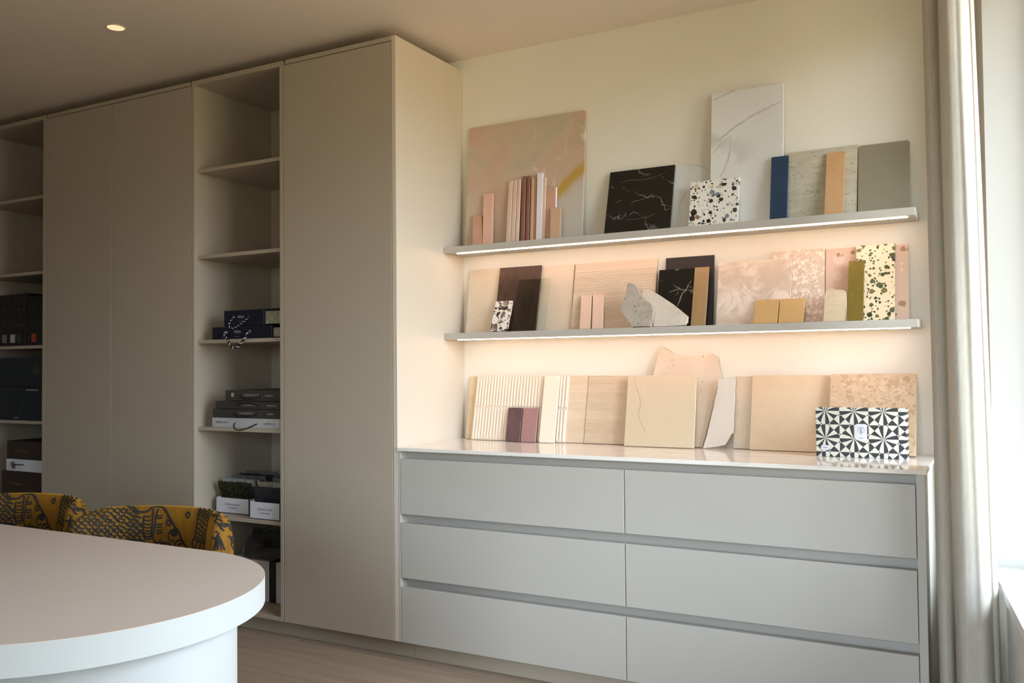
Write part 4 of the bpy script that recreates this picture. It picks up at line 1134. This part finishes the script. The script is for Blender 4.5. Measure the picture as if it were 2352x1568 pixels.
# embroidery: outlines traced on the cushion, in the crop frame (250,1120) x 6.72
emb = MB()
def stitch(pts, w=.0075, crop=True, smooth=4):
    if smooth and len(pts) > 2: pts = [(p.x, p.y) for p in catmull([(x, y_, 0) for x, y_ in pts], smooth)]
    elif len(pts) == 2: pts = [(pts[0][0]+(pts[1][0]-pts[0][0])*k/5, pts[0][1]+(pts[1][1]-pts[0][1])*k/5) for k in range(6)]
    H = []
    for x, y_ in pts:
        d_ = ray(250+x/6.72, 1120+y_/6.72).normalized()
        h, n_, i_, dist = bvh.ray_cast(CAM, d_)
        if h is None or (H and (h-H[-1][0]).length > .06):
            if len(H) > 1: ribbon(H, w)
            H = []
            if h is None: continue
        if n_.dot(d_) > 0: n_ = -n_
        H.append((h, n_))
    if len(H) > 1: ribbon(H, w)
def ribbon(H, w):
    A = []
    for i, (p, n_) in enumerate(H):
        t = (H[min(i+1, len(H)-1)][0]-H[max(i-1, 0)][0])
        if t.length < 1e-6: continue
        s_ = t.normalized().cross(n_).normalized()*w/2*random.uniform(.8, 1.2)
        q = p+n_*.0022
        A.append((emb.bm.verts.new(p-s_+n_*.0006), emb.bm.verts.new(q-s_*.5), emb.bm.verts.new(q+s_*.5), emb.bm.verts.new(p+s_+n_*.0006)))
    for i in range(len(A)-1):
        for k in range(3): emb.bm.faces.new((A[i][k], A[i][k+1], A[i+1][k+1], A[i+1][k]))
stitch([(-40, 245), (60, 235), (150, 228), (250, 222), (310, 230), (360, 270), (420, 340), (480, 372), (560, 372), (620, 350), (660, 310), (720, 295), (830, 300), (880, 350), (940, 460), (1020, 600), (1080, 680), (1120, 790), (1170, 870), (1215, 945)], .0085)
stitch([(690, 320), (680, 480), (660, 700), (640, 780), (590, 790), (545, 760), (530, 640), (540, 440)], .006)
stitch([(770, 320), (730, 440), (710, 600), (690, 720), (690, 800), (750, 850), (810, 800)], .006)
for Y in (440, 500, 560, 610, 660, 700, 745): stitch([(545, Y-10), (600, Y+8), (655, Y-8)], .005)
for Y in (425, 460, 560, 600, 650, 690): stitch([(735, Y), (790, Y+8), (830, Y-12)], .005)
def ring(x, y_, rx, ry, w=.006): stitch([(x+rx*math.cos(a*math.pi/6), y_+ry*math.sin(a*math.pi/6)) for a in range(13)], w, True, 2)
ring(1225, 420, 30, 42); ring(1325, 262, 36, 20); ring(925, 540, 32, 40); ring(1010, 690, 45, 45, .008); ring(1010, 690, 20, 18)
stitch([(970, 640), (920, 720), (930, 800), (980, 825), (1010, 800)], .006)
stitch([(300, 800), (420, 805), (500, 810), (570, 845)], .009); stitch([(790, 860), (860, 850), (940, 865), (950, 900)], .007)
stitch([(1010, 915), (1040, 830), (1120, 805)], .007); stitch([(1060, 930), (1090, 870), (1150, 860)], .007)
def outline_y(x):
    P_ = [(-700, 330), (-600, 300), (-400, 270), (-40, 250), (310, 230), (360, 270), (480, 372), (620, 350)]
    for (a, b), (c_, d_) in zip(P_, P_[1:]):
        if a <= x <= c_: return b+(d_-b)*(x-a)/(c_-a)
    return 9999
for rj in range(14):
    for k in range(12):
        x = -640+k*100+(rj % 2)*50+random.uniform(-12, 12); y_ = 250+rj*52+k*2+random.uniform(-8, 8)
        if x > 470 or y_ < outline_y(x)+35: continue
        stitch([(x, y_), (x+28, y_-8), (x+48, y_+18), (x+76, y_+14), (x+98, y_+38)], .0058, True, 2)
LA = [(1640, 262), (1500, 277), (1420, 312), (1385, 400), (1360, 560), (1330, 740), (1290, 830), (1300, 960)]
RA = [(1745, 312), (1640, 342), (1560, 422), (1530, 520), (1500, 700), (1490, 830), (1475, 900), (1460, 975)]
stitch(LA, .0055); stitch(RA, .0055)
la = catmull([(x, y_, 0) for x, y_ in LA], 5); ra_ = catmull([(x, y_, 0) for x, y_ in RA], 5)
for i in range(1, 28, 2):
    a, b = la[i], ra_[i]
    stitch([(a.x+(b.x-a.x)*q/6, a.y+(b.y-a.y)*q/6+(10 if q % 2 else -10)) for q in range(7)], .0045, True, 0)
for tx in (1610, 1650, 1690, 1740, 1790): stitch([(1680, 710), ((1680+tx)/2+4, 830), (tx, 960)], .005)
stitch([(1380, 800), (1340, 900), (1350, 960)], .005); stitch([(1420, 850), (1400, 970)], .005)
for q in range(46):
    x = random.uniform(1570, 1930); y_ = random.uniform(350, 800)
    if x > 1640 and 690 < y_ and x < 1800: continue
    stitch([(x, y_), (x+20, y_-14), (x+34, y_+14), (x+60, y_+24)], .0055, True, 2)
for q in range(26):
    x = random.uniform(1880, 1975); y_ = random.uniform(600, 960); stitch([(x, y_), (x+14, y_+18), (x+4, y_+34)], .007, True, 2)
stitch([(1700, 292), (1800, 305), (1880, 345), (1950, 410), (1995, 470)], .007); stitch([(1780, 1045), (1840, 1050), (1900, 1080)], .010)
stitch([(470, 214), (560, 228), (640, 232), (700, 214)], .009)
eo = emb.out('embroidery', M['thread'], ch, (CX, CY, .44), True, False); eo['kind'] = 'stuff'

pa = aty(128.8, 1149.5, -1.58); pb = aty(432, 1182.5, -1.58)
off = Vector((pa.x-pb.x, 0, 0)); print('CHAIR OFF', off)
c2 = ch.copy(); COL.objects.link(c2); c2.location = ch.location+off
prop(c2, 'mustard velvet barrel chair with black embroidery, at the left edge of the photo', 'chair', 'barrel chairs at the table')
for part in list(ch.children):
    q = part.copy(); COL.objects.link(q); q.parent = c2

# ================================================================== CURTAIN
def curtain_path(f):
    """f: 0 at the floor, 1 at the ceiling"""
    g = 1-f
    P = [(2.110-.010*f, -.42), (2.104-.010*f, -.52), (2.108-.010*f, -.585), (2.124-.012*f, -.61), (2.142-.012*f, -.60), (2.150-.012*f, -.57), (2.153-.012*f, -.55),
         (2.153-.012*f, -.58), (2.158-.012*f, -.64), (2.170-.014*f, -.685), (2.186-.016*f, -.70), (2.204-.020*f, -.698), (2.220-.026*f, -.692), (2.234-.030*f, -.69), (2.246-.034*f, -.675), (2.255-.036*f, -.64), (2.260-.036*f, -.58), (2.268-.038*f, -.575), (2.276-.040*f, -.56), (2.280-.042*f, -.50)]
    return catmull([(x, y_, 0) for x, y_ in P], 7)
rows = []; NZ = 70
for j in range(NZ+1):
    f = j/NZ; z = .012+f*(2.735-.012)
    pth = curtain_path(f)
    w_ = []
    for i, p in enumerate(pth):
        s_ = i/len(pth)
        w_.append(Vector((p.x+.0006*math.sin(z*6+i*.12), p.y+.0025*math.sin(z*4+i*.10), z)))
    rows.append(w_)
r = thing('curtain', 'pale linen curtain hanging in folds beside the window', 'curtain', (2.19, -.4, 0))
mb = MB(); mb.grid(rows)
o = mb.out('cloth', M['linen'], r, (2.19, -.4, 0), True)
sm = o.modifiers.new('thickness', 'SOLIDIFY'); sm.thickness = .0015; sm.offset = 0
box('track', M['white'], 2.11, 2.22, -.56, -.52, 2.737, ZC-.001, r)

for o in list(bpy.data.objects):
    if '_w' in o: del o['_w']
